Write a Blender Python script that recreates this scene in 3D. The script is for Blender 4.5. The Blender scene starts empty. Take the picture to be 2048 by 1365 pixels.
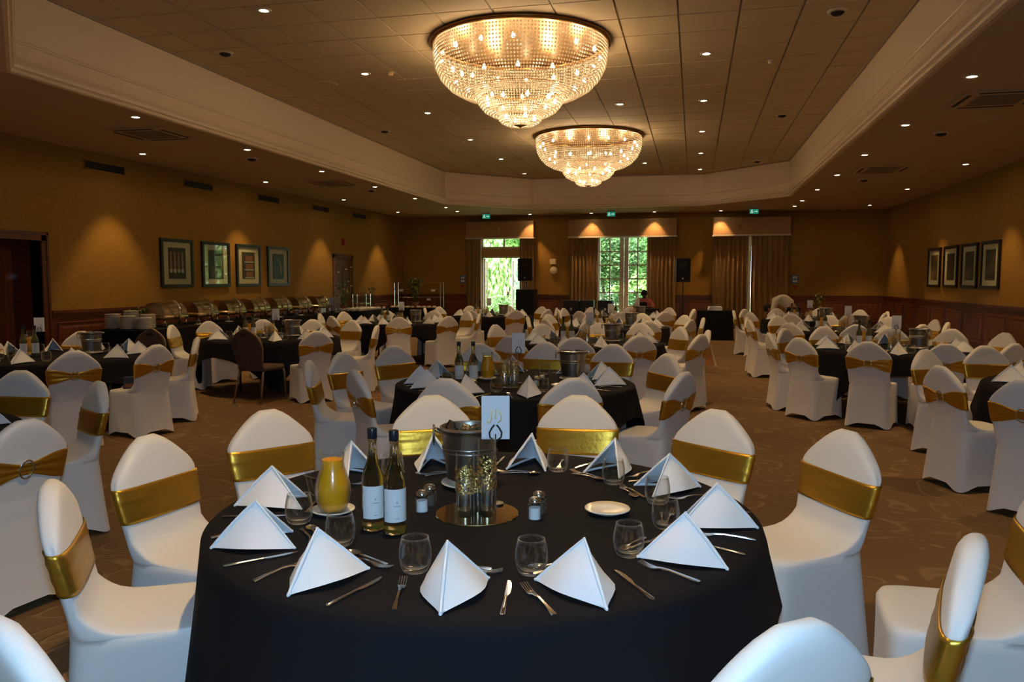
import bpy, math, random
from math import sin, cos, pi, radians as R, sqrt, atan2, hypot
from mathutils import Vector, Matrix
random.seed(7)
S = bpy.context.scene
COL = S.collection

# ------------------------------------------------------------------ camera, world, big lights, exposure
cam = bpy.data.cameras.new('camera'); camo = bpy.data.objects.new('camera', cam); COL.objects.link(camo)
cam.sensor_width = 36.0; cam.lens = 36.0 * 1569.0 / 2048.0; cam.clip_end = 300
camo.location = (0, 0, 1.6); camo.rotation_euler = (R(90 - 4.4643), 0, R(13.023))
S.camera = camo
S.view_settings.view_transform = 'Standard'; S.view_settings.look = 'None'
S.view_settings.gamma = 1; S.view_settings.use_curve_mapping = False
S.view_settings.exposure = 0.0
W = bpy.data.worlds.new('sky'); S.world = W; W.use_nodes = True
bg = W.node_tree.nodes['Background']; bg.inputs[0].default_value = (.72, .86, 1, 1); bg.inputs[1].default_value = 8.0
sd = bpy.data.lights.new('sun', 'SUN'); sd.energy = 22.0; sd.angle = R(3); sd.color = (1, .95, .85)
so = bpy.data.objects.new('sun', sd); COL.objects.link(so); so.rotation_euler = (R(52), 0, R(-20))
WARM = (1.0, .62, .25)
DOWN_POWER = 142.0          # each recessed downlight
CHAND_POWER = 15.0         # each chandelier lamp
FLASH_POWER = 185.0        # bluish flash fired from the camera
fd = bpy.data.lights.new('camera_flash', 'POINT'); fd.energy = FLASH_POWER; fd.color = (.41, .69, 1.0); fd.shadow_soft_size = .035
fo = bpy.data.objects.new('camera_flash', fd); COL.objects.link(fo); fo.location = (0, 0, 1.71)      # the photographer's flash, just above the lens

# ------------------------------------------------------------------ room numbers (metres)
XL, XR, YB, YF = -10.15, 5.83, 26.6, -3.4      # left, right, back, behind camera
ZL, ZT, RAIL = 3.8, 4.7, 1.1                   # low ceiling, raised ceiling, dado rail

# ------------------------------------------------------------------ materials
MATS = {}
def mat(name, c, rough=.6, metal=0, noise=None, bump=None, trans=0, ior=1.45, emit=None, estr=0, sheen=0, coat=0, alpha=1, spec=None):
    if name in MATS: return MATS[name]
    m = bpy.data.materials.new(name); m.use_nodes = True; MATS[name] = m
    nt = m.node_tree; p = nt.nodes['Principled BSDF']
    p.inputs['Base Color'].default_value = (*c, 1); p.inputs['Roughness'].default_value = rough
    p.inputs['Metallic'].default_value = metal; p.inputs['IOR'].default_value = ior
    p.inputs['Transmission Weight'].default_value = trans
    p.inputs['Coat Weight'].default_value = coat
    if sheen: p.inputs['Sheen Weight'].default_value = sheen
    if spec is not None: p.inputs['Specular IOR Level'].default_value = spec
    if emit:
        p.inputs['Emission Color'].default_value = (*emit, 1); p.inputs['Emission Strength'].default_value = estr
    tc = None
    if noise or bump:
        tc = nt.nodes.new('ShaderNodeTexCoord')
    if noise:                                    # (scale, amount, stretch)
        n = nt.nodes.new('ShaderNodeTexNoise'); n.inputs['Scale'].default_value = noise[0]; n.inputs['Detail'].default_value = 4
        mp = nt.nodes.new('ShaderNodeMapping'); mp.inputs['Scale'].default_value = noise[2] if len(noise) > 2 else (1, 1, 1)
        nt.links.new(tc.outputs['Object'], mp.inputs[0]); nt.links.new(mp.outputs[0], n.inputs['Vector'])
        r = nt.nodes.new('ShaderNodeValToRGB'); a = noise[1]
        r.color_ramp.elements[0].position = .3; r.color_ramp.elements[1].position = .7
        r.color_ramp.elements[0].color = (*[x * (1 - a) for x in c], 1); r.color_ramp.elements[1].color = (*[min(1, x * (1 + a)) for x in c], 1)
        nt.links.new(n.outputs['Fac'], r.inputs[0]); nt.links.new(r.outputs[0], p.inputs['Base Color'])
    if bump:                                     # (scale, strength, distance)
        n = nt.nodes.new('ShaderNodeTexNoise'); n.inputs['Scale'].default_value = bump[0]; n.inputs['Detail'].default_value = 3
        nt.links.new(tc.outputs['Object'], n.inputs['Vector'])
        b = nt.nodes.new('ShaderNodeBump'); b.inputs['Strength'].default_value = bump[1]; b.inputs['Distance'].default_value = bump[2]
        nt.links.new(n.outputs['Fac'], b.inputs['Height']); nt.links.new(b.outputs[0], p.inputs['Normal'])
    return m

def swirl_mat(name, c0, c1, scale, rough, bumpd, width=.035):
    """plain ground with curling raised lines: contour lines of a smooth noise field"""
    m = bpy.data.materials.new(name); m.use_nodes = True; nt = m.node_tree; p = nt.nodes['Principled BSDF']
    p.inputs['Roughness'].default_value = rough; p.inputs['Specular IOR Level'].default_value = .15
    tc = nt.nodes.new('ShaderNodeTexCoord')
    n = nt.nodes.new('ShaderNodeTexNoise'); n.inputs['Scale'].default_value = scale; n.inputs['Detail'].default_value = .6
    n.inputs['Distortion'].default_value = .9
    nt.links.new(tc.outputs['Object'], n.inputs['Vector'])
    pp = nt.nodes.new('ShaderNodeMath'); pp.operation = 'PINGPONG'; pp.inputs[1].default_value = .085
    nt.links.new(n.outputs['Fac'], pp.inputs[0])
    mr = nt.nodes.new('ShaderNodeMapRange'); mr.inputs[1].default_value = 0; mr.inputs[2].default_value = .024
    mr.inputs[3].default_value = 1; mr.inputs[4].default_value = 0; mr.interpolation_type = 'SMOOTHSTEP'
    nt.links.new(pp.outputs[0], mr.inputs[0])
    f = nt.nodes.new('ShaderNodeTexNoise'); f.inputs['Scale'].default_value = 220; f.inputs['Detail'].default_value = 2
    nt.links.new(tc.outputs['Object'], f.inputs['Vector'])
    mx = nt.nodes.new('ShaderNodeMix'); mx.data_type = 'RGBA'
    mx.inputs[6].default_value = (*c0, 1); mx.inputs[7].default_value = (*c1, 1)
    nt.links.new(mr.outputs[0], mx.inputs[0])
    m2 = nt.nodes.new('ShaderNodeMix'); m2.data_type = 'RGBA'; m2.blend_type = 'MULTIPLY'; m2.inputs[0].default_value = .35
    nt.links.new(mx.outputs[2], m2.inputs[6]); nt.links.new(f.outputs['Fac'], m2.inputs[7])
    nt.links.new(m2.outputs[2], p.inputs['Base Color'])
    ad = nt.nodes.new('ShaderNodeMath'); ad.operation = 'MULTIPLY_ADD'; ad.inputs[1].default_value = .15
    nt.links.new(f.outputs['Fac'], ad.inputs[0]); nt.links.new(mr.outputs[0], ad.inputs[2])
    b = nt.nodes.new('ShaderNodeBump'); b.inputs['Strength'].default_value = .7; b.inputs['Distance'].default_value = bumpd
    nt.links.new(ad.outputs[0], b.inputs['Height']); nt.links.new(b.outputs[0], p.inputs['Normal'])
    return m

def sash_mat():
    m = mat('gold_lame', (.62, .36, .045), .34, .85, bump=(60, .25, .004)); return m

M_CARPET = swirl_mat('carved_carpet', (.25, .155, .078), (.36, .235, .125), 2.3, .95, .012)
M_PAPER = swirl_mat('wallpaper', (.40, .215, .042), (.45, .25, .055), 5.0, .75, .002)
M_WOOD = mat('mahogany', (.13, .034, .011), .45, noise=(3, .35, (1, 1, 9)), coat=.15)
M_WOODL = mat('mahogany_panel', (.17, .05, .016), .4, noise=(3, .3, (9, 9, 1)), coat=.15)
M_CREAM = mat('cream_paint', (.76, .60, .43), .45)
M_CEIL = mat('low_ceiling_paint', (.50, .37, .23), .7)
M_TILE = mat('ceiling_tile', (.58, .44, .27), .8, bump=(150, .2, .003))
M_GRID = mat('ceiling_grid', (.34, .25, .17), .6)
M_SPAN = mat('white_spandex', (.80, .785, .77), .62, sheen=.15)
M_SASH = sash_mat()
M_CHROME = mat('chrome', (.78, .78, .78), .14, 1)
M_STEEL = mat('brushed_steel', (.60, .60, .60), .28, 1, bump=(90, .15, .001))
M_SILV = mat('cutlery_steel', (.75, .73, .70), .16, 1)
M_BLACK = mat('black_cloth', (.0075, .0073, .0098), .85, spec=.2, bump=(400, .2, .0008))
M_NAP = mat('white_napkin', (.84, .86, .89), .75, bump=(300, .15, .001))
M_GLASS = mat('clear_glass', (1, 1, 1), .02, trans=1, ior=1.45)
M_PANE = None
M_CHINA = mat('white_china', (.82, .78, .70), .18, coat=.4)
M_BLK = mat('black_plastic', (.012, .012, .013), .5)
M_GRIL = mat('black_grille', (.008, .008, .009), .75, bump=(300, .4, .002))
M_DARKM = mat('dark_metal', (.05, .045, .045), .35, .9)
M_JUICE = mat('orange_juice', (.92, .42, .012), .3, coat=.6)
M_LABEL = mat('paper_label', (.78, .78, .78), .7)
M_CARD = mat('white_card', (.82, .82, .86), .6)
M_INK = mat('gold_ink', (.74, .62, .25), .4, .3)
M_SINK = mat('silver_ink', (.62, .62, .62), .3, .6)
M_MIRROR = mat('gold_mirror', (.80, .66, .36), .04, 1)
M_GOLDF = mat('gold_flake', (1.0, .72, .28), .3, 1)
M_MERC = mat('mirrored_glass', (.85, .85, .85), .16, 1)
M_CURT = mat('gold_brown_curtain', (.33, .19, .065), .6, sheen=.1)
M_PELM = mat('pelmet_fabric', (.38, .215, .09), .65)
M_FRAMEW = mat('white_joinery', (.62, .52, .42), .4)
M_BRONZE = mat('bronze', (.28, .15, .05), .35, .9)
M_GREY = mat('grey_plastic', (.55, .52, .48), .5)
M_UNLIT = mat('vent_dark', (.02, .015, .012), .8)  # near black, for shade inside openings and for unlit fittings
M_BROWNF = mat('brown_fabric', (.10, .065, .045), .85, noise=(40, .2))
M_BRASSP = mat('beige_metal', (.32, .22, .12), .4, .6)
M_PICF = mat('picture_frame', (.012, .009, .007), .35)
M_MOUNT = mat('picture_mount', (.66, .56, .40), .8)
M_LEAF = mat('plant_leaf', (.055, .13, .025), .5, noise=(9, .4))
M_LEAFY = mat('plant_leaf_light', (.20, .24, .04), .5, noise=(9, .4))
M_POT = mat('terracotta_pot', (.30, .13, .05), .7)

def bead_mat():
    m = bpy.data.materials.new('crystal_bead'); m.use_nodes = True; nt = m.node_tree
    p = nt.nodes['Principled BSDF']; out = nt.nodes['Material Output']
    p.inputs['Base Color'].default_value = (.88, .82, .72, 1); p.inputs['Roughness'].default_value = .12
    p.inputs['Specular IOR Level'].default_value = .9
    t = nt.nodes.new('ShaderNodeBsdfTranslucent'); t.inputs[0].default_value = (.85, .79, .69, 1)
    x = nt.nodes.new('ShaderNodeMixShader'); x.inputs[0].default_value = .55
    nt.links.new(p.outputs[0], x.inputs[1]); nt.links.new(t.outputs[0], x.inputs[2]); nt.links.new(x.outputs[0], out.inputs[0])
    return m
M_BEAD = bead_mat()
def pane_mat():
    m = bpy.data.materials.new('window_pane'); m.use_nodes = True; nt = m.node_tree; out = nt.nodes['Material Output']
    nt.nodes.remove(nt.nodes['Principled BSDF'])
    t = nt.nodes.new('ShaderNodeBsdfTransparent'); t.inputs[0].default_value = (.93, .97, .95, 1)
    g = nt.nodes.new('ShaderNodeBsdfGlossy'); g.inputs['Roughness'].default_value = .02
    x = nt.nodes.new('ShaderNodeMixShader'); x.inputs[0].default_value = .035
    nt.links.new(t.outputs[0], x.inputs[1]); nt.links.new(g.outputs[0], x.inputs[2]); nt.links.new(x.outputs[0], out.inputs[0])
    return m
M_PANE = pane_mat()
def thin_glass():
    m = bpy.data.materials.new('thin_glass'); m.use_nodes = True; nt = m.node_tree; out = nt.nodes['Material Output']
    nt.nodes.remove(nt.nodes['Principled BSDF'])
    t = nt.nodes.new('ShaderNodeBsdfTransparent'); t.inputs[0].default_value = (.975, .98, .975, 1)
    g = nt.nodes.new('ShaderNodeBsdfGlossy'); g.inputs['Roughness'].default_value = .03
    lw = nt.nodes.new('ShaderNodeLayerWeight'); lw.inputs[0].default_value = .5
    pw = nt.nodes.new('ShaderNodeMath'); pw.operation = 'POWER'; pw.inputs[1].default_value = 3
    fr = nt.nodes.new('ShaderNodeMath'); fr.operation = 'MULTIPLY_ADD'; fr.inputs[1].default_value = .8; fr.inputs[2].default_value = .04
    nt.links.new(lw.outputs['Facing'], pw.inputs[0]); nt.links.new(pw.outputs[0], fr.inputs[0])
    x = nt.nodes.new('ShaderNodeMixShader')
    df = nt.nodes.new('ShaderNodeBsdfTranslucent'); df.inputs[0].default_value = (.75, .78, .80, 1)  # whitish colour at grazing angles stands in for light refracted at glass edges
    dd = nt.nodes.new('ShaderNodeBsdfDiffuse'); dd.inputs[0].default_value = (.75, .78, .80, 1)
    y1 = nt.nodes.new('ShaderNodeMixShader'); y1.inputs[0].default_value = .5; nt.links.new(df.outputs[0], y1.inputs[1]); nt.links.new(dd.outputs[0], y1.inputs[2])
    y2 = nt.nodes.new('ShaderNodeMixShader'); nt.links.new(pw.outputs[0], y2.inputs[0]); nt.links.new(g.outputs[0], y2.inputs[1]); nt.links.new(y1.outputs[0], y2.inputs[2])
    nt.links.new(fr.outputs[0], x.inputs[0]); nt.links.new(t.outputs[0], x.inputs[1]); nt.links.new(y2.outputs[0], x.inputs[2])
    nt.links.new(x.outputs[0], out.inputs[0]); return m
M_THIN = thin_glass()

# ------------------------------------------------------------------ mesh helpers
class MB:
    def __init__(s): s.v = []; s.f = []
    def add(s, vs, fs):
        o = len(s.v); s.v += [tuple(p) for p in vs]; s.f += [tuple(i + o for i in q) for q in fs]; return s
    def box(s, x0, x1, y0, y1, z0, z1):
        return s.add([(x0,y0,z0),(x1,y0,z0),(x1,y1,z0),(x0,y1,z0),(x0,y0,z1),(x1,y0,z1),(x1,y1,z1),(x0,y1,z1)],
                     [(0,3,2,1),(4,5,6,7),(0,1,5,4),(1,2,6,5),(2,3,7,6),(3,0,4,7)])
    def bevbox(s, x0, x1, y0, y1, z0, z1, b):
        """box with chamfered vertical and top edges"""
        def ring(i, z): return [(x0+i+b,y0+i,z),(x1-i-b,y0+i,z),(x1-i,y0+i+b,z),(x1-i,y1-i-b,z),(x1-i-b,y1-i,z),(x0+i+b,y1-i,z),(x0+i,y1-i-b,z),(x0+i,y0+i+b,z)]
        return s.loft([ring(b*.6, z0), ring(0, z0+b), ring(0, z1-b), ring(b*.6, z1)], True, True)
    def loft(s, rings, cap0=False, cap1=False, close=True):
        n = len(rings[0]); vs = [p for r in rings for p in r]; fs = []
        for k in range(len(rings) - 1):
            for i in range(n if close else n - 1):
                j = (i + 1) % n; fs.append((k*n+i, k*n+j, (k+1)*n+j, (k+1)*n+i))
        if cap0: fs.append(tuple(range(n - 1, -1, -1)))
        if cap1: fs.append(tuple((len(rings) - 1) * n + i for i in range(n)))
        return s.add(vs, fs)
    def lathe(s, prof, n=24, c=(0, 0, 0), cap0=True, cap1=True):
        rings = [[(c[0] + r*cos(2*pi*i/n), c[1] + r*sin(2*pi*i/n), c[2] + z) for i in range(n)] for r, z in prof]
        return s.loft(rings, cap0, cap1)
    def tube(s, path, r, n=8, closed=False, caps=True):
        P = [Vector(p) for p in path]; m = len(P); rings = []; up = None
        rr = r if hasattr(r, '__len__') else [r] * m
        for k in range(m):
            a = P[(k - 1) % m] if (closed or k) else P[0]; b = P[(k + 1) % m] if (closed or k < m - 1) else P[-1]
            t = (b - a).normalized()
            if up is None: up = Vector((0, 0, 1)) if abs(t.z) < .9 else Vector((1, 0, 0))
            x = t.cross(up)
            if x.length < 1e-5: x = t.orthogonal()
            x.normalize(); y = x.cross(t).normalized(); up = y
            rings.append([tuple(P[k] + x * rr[k] * cos(2*pi*i/n) + y * rr[k] * sin(2*pi*i/n)) for i in range(n)])
        if closed: rings.append(rings[0])
        return s.loft(rings, caps and not closed, caps and not closed)
    def prism(s, pts, z0, z1):
        n = len(pts)
        return s.loft([[(x, y, z0) for x, y in pts], [(x, y, z1) for x, y in pts]], True, True)
    def xf(s, M):
        s.v = [tuple(M @ Vector(p)) for p in s.v]; return s
    def mesh(s, name, m, smooth=False, angle=None):
        me = bpy.data.meshes.new(name); me.from_pydata(s.v, [], s.f); me.validate()
        if m: me.materials.append(m)
        if smooth:
            for p in me.polygons: p.use_smooth = True
            if angle is not None:
                try: me.set_sharp_from_angle(angle=R(angle))
                except Exception: pass
        me.update(); return me

def ob(name, me, parent=None, loc=(0, 0, 0), rot=(0, 0, 0)):
    o = bpy.data.objects.new(name, me); COL.objects.link(o); o.location = loc
    o.rotation_euler = rot if hasattr(rot, '__len__') else (0, 0, rot)
    if parent: o.parent = parent
    return o
def tag(o, label=None, cat=None, group=None, kind=None):
    if label: o['label'] = label
    if cat: o['category'] = cat
    if group: o['group'] = group
    if kind: o['kind'] = kind
    return o
def empty(name, label, cat, loc=(0, 0, 0), rz=0, group=None):
    o = bpy.data.objects.new(name, None); COL.objects.link(o); o.empty_display_size = .1
    o.location = loc; o.rotation_euler = (0, 0, rz); tag(o, label, cat, group); return o
def struct(name, mb, m, label, parent=None, smooth=False):
    o = ob(name, mb.mesh(name, m, smooth, 40) if isinstance(mb, MB) else mb, parent)
    if not parent: tag(o, label, name.split('_')[0], kind='structure')
    return o
def part(name, mb, m, parent, smooth=False, label=None, kind=None, loc=(0, 0, 0), rot=(0, 0, 0), angle=40):
    o = ob(name, mb.mesh(name, m, smooth, angle) if isinstance(mb, MB) else mb, parent, loc, rot)
    if label: o['label'] = label
    if kind: o['kind'] = kind
    return o
def inst(name, proto, label, cat, loc, rz=0, group=None):
    """an Empty plus one object per part; proto = [(part, mesh, [(sub, mesh)...])...]"""
    e = empty(name, label, cat, loc, rz, group)
    for pn, me, subs in proto:
        o = ob(pn, me, e)
        for q in subs: ob(q[0], q[1], o)
    return e
def one(name, me, label, cat, loc, rz=0, group=None):
    rot = rz if hasattr(rz, '__len__') else (0, 0, rz)
    return tag(ob(name, me, None, loc, rot), label, cat, group)

# ================================================================== THE SETTING
# floor
struct('floor', MB().box(XL - .2, XR + .2, YF - .2, YB + .2, -.1, 0), M_CARPET, 'brown carpet with carved curling lines')
# octagonal raised ceiling
OX0, OX1, OY0, OY1, CH = -7.0, 2.37, 4.8, 23.85, 2.15
OCT = [(OX0, OY0+CH), (OX0+CH, OY0), (OX1-CH, OY0), (OX1, OY0+CH), (OX1, OY1-CH), (OX1-CH, OY1), (OX0+CH, OY1), (OX0, OY1-CH)]
def offset(poly, d):
    """offset a convex CCW polygon inwards by d"""
    n = len(poly); out = []
    for i in range(n):
        a, b, c = Vector(poly[i-1]), Vector(poly[i]), Vector(poly[(i+1) % n])
        e1, e2 = (b - a).normalized(), (c - b).normalized()
        n1, n2 = Vector((-e1.y, e1.x)), Vector((-e2.y, e2.x)); m = (n1 + n2); m = m / m.dot(n1)
        out.append(tuple(b + m * d))
    return out
def low_ceiling():
    mb = MB(); o = OCT
    rc = [(XL-.2, YF-.2), (XR+.2, YF-.2), (XR+.2, YB+.2), (XL-.2, YB+.2)]
    for z in (ZL, ZL + .12):
        mb.add([(x, y, z) for x, y in o + rc], [(0,7,11,8), (0,8,1), (1,8,9,2), (2,9,3), (3,9,10,4), (4,10,5), (5,10,11,6), (6,11,7)])
    return mb
struct('ceiling', low_ceiling(), M_CEIL, 'low flat outer ceiling around the raised octagon')
up = struct('ceiling', MB().box(OX0-.3, OX1+.3, OY0-.3, OY1+.3, ZT + .012, ZT + .1), M_GRID, 'raised octagonal ceiling laid with square tiles')
def inside(x, y, m=0):
    return all(((OCT[(i+1) % 8][0]-OCT[i][0])*(y-OCT[i][1]) - (OCT[(i+1) % 8][1]-OCT[i][1])*(x-OCT[i][0])) > m for i in range(8))
TS = .694
tile = MB().box(-TS/2+.012, TS/2-.012, -TS/2+.012, TS/2-.012, -.002, .012).mesh('ceiling_tile', M_TILE)
tl = []
for i in range(-8, 9):
    for j in range(0, 30):
        x = -0.233 + TS/2 + TS*i - TS*2; y = OY0 + TS*(j + .5)
        if OX0-.3 < x < OX1+.3 and y < OY1+.3: tl.append((x, y))
vis = sorted([p for p in tl if p[1] > 7.2], key=lambda p: p[1])
for x, y in vis[:300]: ob('ceiling_tile', tile, up, (x, y, ZT))
rest = MB()
for x, y in vis[300:] + [p for p in tl if p[1] <= 7.2]:
    rest.box(x-TS/2+.012, x+TS/2-.012, y-TS/2+.012, y+TS/2-.012, ZT-.002, ZT+.012)
part('ceiling_tile', rest, M_TILE, up, kind='stuff')
fas = MB().loft([[(x, y, ZL) for x, y in OCT], [(x, y, ZT+.05) for x, y in OCT]])
struct('trim_1', fas, M_CREAM, 'cream upright fascia round the raised ceiling')
prof = [(-.06, 3.79), (-.06, 3.765), (.0, 3.755), (.035, 3.765), (.045, 3.785), (.035, 3.80), (.07, 3.815), (.075, 3.84), (.06, 3.86), (.085, 3.88), (.05, 3.93), (.03, 4.02), (.022, 4.08), (.04, 4.09), (.045, 4.105), (.035, 4.12), (.0, 4.125)]
cor = MB().loft([[(x, y, z) for x, y in offset(OCT, d)] for d, z in prof])
struct('trim_2', cor, M_CREAM, 'moulded cream cornice round the raised ceiling')
struct('trim_3', MB().loft([[(x, y, ZT-.03) for x, y in offset(OCT, d)] for d in (.0, .03)] + [[(x, y, ZT+.004) for x, y in offset(OCT, .03)]]), M_GRID, 'dark strip in place of a shadow gap at the top of the fascia')  # solid dark strip painted in where the gap would lie in shade

# walls
def wainscot(wall, axis, a0, a1, fix, sgn, holes=()):
    """dado panelling along a wall; axis 'y' for side walls, 'x' for end walls; sgn points into the room"""
    def bx(a, b, d0, d1, z0, z1):
        lo, hi = sorted((fix + sgn*d0, fix + sgn*d1))
        return (lo, hi, a, b, z0, z1) if axis == 'y' else (a, b, lo, hi, z0, z1)
    runs = []; cur = a0
    for h0, h1 in sorted(holes):
        if h0 > cur: runs.append((cur, h0))
        cur = h1
    if cur < a1: runs.append((cur, a1))
    for r0, r1 in runs:
        if r1 - r0 < .25: continue
        part('dado_backing', MB().box(*bx(r0, r1, 0, .02, 0, RAIL-.04)), M_WOOD, wall)
        part('dado_rail', MB().box(*bx(r0, r1, 0, .05, RAIL-.05, RAIL)).box(*bx(r0, r1, 0, .035, RAIL-.09, RAIL-.05)), M_WOOD, wall)
        part('skirting_board', MB().box(*bx(r0, r1, 0, .035, 0, .16)), M_WOOD, wall)
        n = max(1, round((r1 - r0) / 1.25)); w = (r1 - r0) / n
        for k in range(n):
            p0, p1 = r0 + k*w + .11, r0 + (k+1)*w - .11
            if p1 - p0 < .1: continue
            mb = MB()
            def ring(i, d):
                q = [(p0+i, .28+i), (p1-i, .28+i), (p1-i, RAIL-.2-i), (p0+i, RAIL-.2-i)]
                return [((fix+sgn*d, a, z) if axis == 'y' else (a, fix+sgn*d, z)) for a, z in q]
            mb.loft([ring(0, .02), ring(.008, .042), ring(.03, .034), ring(.055, .026), ring(.10, .036)], False, True)
            part('panel', mb, M_WOODL, wall)

DOOR_L = (8.1, 10.55, 2.22); DOOR_L2 = (21.05, 22.2, 2.25)
wl = MB()
cuts = [YF-.2, DOOR_L[0], DOOR_L[1], DOOR_L2[0], DOOR_L2[1], YB+.2]
wl.box(XL-.2, XL, cuts[0], cuts[1], 0, ZL).box(XL-.2, XL, cuts[1], cuts[2], DOOR_L[2], ZL).box(XL-.2, XL, cuts[2], cuts[3], 0, ZL)
wl.box(XL-.2, XL, cuts[3], cuts[4], DOOR_L2[2], ZL).box(XL-.2, XL, cuts[4], cuts[5], 0, ZL)
WLo = struct('wall_left', wl, M_PAPER, 'gold brown papered wall with pictures above dark panelling on the left')
wainscot(WLo, 'y', YF, YB, XL, 1, [(DOOR_L[0]-.15, DOOR_L[1]+.15), (DOOR_L2[0]-.12, DOOR_L2[1]+.12)])
WRo = struct('wall_right', MB().box(XR, XR+.2, YF-.2, YB+.2, 0, ZL), M_PAPER, 'dim papered wall with dark panelling on the right')
wainscot(WRo, 'y', YF, YB, XR, -1)
# back wall with three garden openings
OPEN = [(-7.26, -5.80, 0, 3.12), (-3.18, -1.48, .0, 3.08), (1.0, 2.55, .0, 3.08)]
wb = MB(); cur = XL - .2
for x0, x1, z0, z1 in OPEN:
    wb.box(cur, x0, YB, YB+.25, 0, ZL).box(x0, x1, YB, YB+.25, z1, ZL); cur = x1
wb.box(cur, XR+.2, YB, YB+.25, 0, ZL)
WBo = struct('wall_back', wb, M_PAPER, 'papered back wall with three curtained garden openings')
wainscot(WBo, 'x', XL, XR, YB, -1, [(o[0]-.12, o[1]+.12) for o in OPEN])
# plain wall behind the camera
WFo = struct('wall_front', MB().box(XL-.2, XR+.2, YF-.1, YF, 0, ZL), M_PAPER, 'papered wall behind the viewer')
wainscot(WFo, 'x', XL, XR, YF, 1)

# left front door in a deep wooden reveal
d = struct('door_1', MB().box(XL-.62, XL-.56, DOOR_L[0], (DOOR_L[0]+DOOR_L[1])/2-.003, 0, DOOR_L[2]), M_WOODL, 'dark wooden double door in a deep reveal at far left')
part('door_leaf', MB().box(XL-.62, XL-.56, (DOOR_L[0]+DOOR_L[1])/2+.003, DOOR_L[1], 0, DOOR_L[2]), M_WOODL, d)
for k in range(2):
    y0 = DOOR_L[0] + k*1.225
    for z0, z1 in ((.2, .95), (1.15, 2.0)):
        part('panel', MB().box(XL-.56, XL-.545, y0+.18, y0+1.05, z0, z1), M_WOOD, d)
for yy in (9.18, 9.48):
    part('handle', MB().tube([(XL-.56, yy, .85), (XL-.48, yy, .85), (XL-.48, yy, 1.75), (XL-.56, yy, 1.75)], .016, 8), M_CHROME, d, True)
part('push_plate', MB().box(XL-.56, XL-.55, 9.75, 9.95, .95, 1.75), M_STEEL, d)
rev = MB().box(XL-.56, XL, DOOR_L[1], DOOR_L[1]+.03, 0, DOOR_L[2]).box(XL-.56, XL, DOOR_L[0]-.03, DOOR_L[0], 0, DOOR_L[2]).box(XL-.56, XL, DOOR_L[0], DOOR_L[1], DOOR_L[2], DOOR_L[2]+.03)
part('reveal', rev, M_WOOD, d)
part('threshold', MB().box(XL-.9, XL-.0, DOOR_L[0]-.1, DOOR_L[1]+.1, -.06, 0), M_WOOD, d)
part('lobby_wall', MB().box(XL-1.2, XL-.9, DOOR_L[0]-.5, DOOR_L[1]+.5, -.06, 2.6), M_WOOD, d)
arch = MB()
for o0, o1, dd in ((0, .14, .03), (.09, .13, .045)):
    arch.box(XL, XL+dd, DOOR_L[1]+o0, DOOR_L[1]+o1, 0, DOOR_L[2]+o1).box(XL, XL+dd, DOOR_L[0]-o1, DOOR_L[0]-o0, 0, DOOR_L[2]+o1).box(XL, XL+dd, DOOR_L[0]-o1, DOOR_L[1]+o1, DOOR_L[2]+o0, DOOR_L[2]+o1)
part('architrave', arch, M_WOOD, d)
d = struct('door_2', MB().box(XL-.1, XL-.05, DOOR_L2[0], DOOR_L2[1], 0, DOOR_L2[2]), M_WOODL, 'small dark wooden door in the left wall beyond the pictures')
for z0, z1 in ((.2, .95), (1.1, 2.05)):
    part('panel', MB().box(XL-.05, XL-.035, 21.2, 21.57, z0, z1), M_WOOD, d); part('panel', MB().box(XL-.05, XL-.035, 21.68, 22.05, z0, z1), M_WOOD, d)
part('architrave', MB().box(XL, XL+.03, 20.95, 21.05, 0, 2.35).box(XL, XL+.03, 22.2, 22.3, 0, 2.35).box(XL, XL+.03, 20.95, 22.3, 2.25, 2.35), M_WOOD, d)
part('handle', MB().tube([(XL-.05, 21.15, 1.0), (XL+.01, 21.15, 1.0), (XL+.01, 21.27, 1.0)], .012, 6), M_CHROME, d, True)

# garden door (open leaf), garden windows
def bars(mb, x0, x1, y, z0, z1, cols, rows, w=.045, dep=.045):
    for k in range(1, cols): x = x0 + (x1-x0)*k/cols; mb.box(x-w/2, x+w/2, y-dep/2, y+dep/2, z0, z1)
    for k in range(1, rows): z = z0 + (z1-z0)*k/rows; mb.box(x0, x1, y-dep/2, y+dep/2, z-w/2, z+w/2)
    return mb
x0, x1, _, z1 = OPEN[0]; y = YB + .12
dr = struct('door_3', MB().box(x0, x0+.06, y-.05, y+.05, 0, z1).box(x1-.06, x1, y-.05, y+.05, 0, z1).box(x0, x1, y-.05, y+.05, z1-.05, z1).box(x0, x1, y-.05, y+.05, 2.36, 2.41).box(x0, x1, y-.05, y+.05, 2.70, 2.75).box((x0+x1)/2+.05, (x0+x1)/2+.11, y-.04, y+.04, 2.75, z1), M_FRAMEW, 'open garden door with fanlight above, left opening of back wall')
part('transom_panel', MB().box(x0, x1, y-.07, y-.02, 2.41, 2.70), M_PELM, dr)
part('pane', MB().box(x0+.06, (x0+x1)/2+.05, y-.004, y+.004, 2.75, z1-.05), M_PANE, dr)
part('pane', MB().box((x0+x1)/2+.11, x1-.06, y-.004, y+.004, 2.75, z1-.05), M_PANE, dr)
lf = MB().box(0, .09, -.025, .025, 0, 2.34).box(.62, .71, -.025, .025, 0, 2.34).box(0, .71, -.025, .025, 0, .3).box(0, .71, -.025, .025, 2.24, 2.34)
for z in (.8, 1.3, 1.8): lf.box(.09, .62, -.015, .015, z-.015, z+.015)
leaf = part('door_leaf', lf, M_FRAMEW, dr, loc=(x1-.08, y+.05, .01), rot=(0, 0, R(180-52)))
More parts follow.
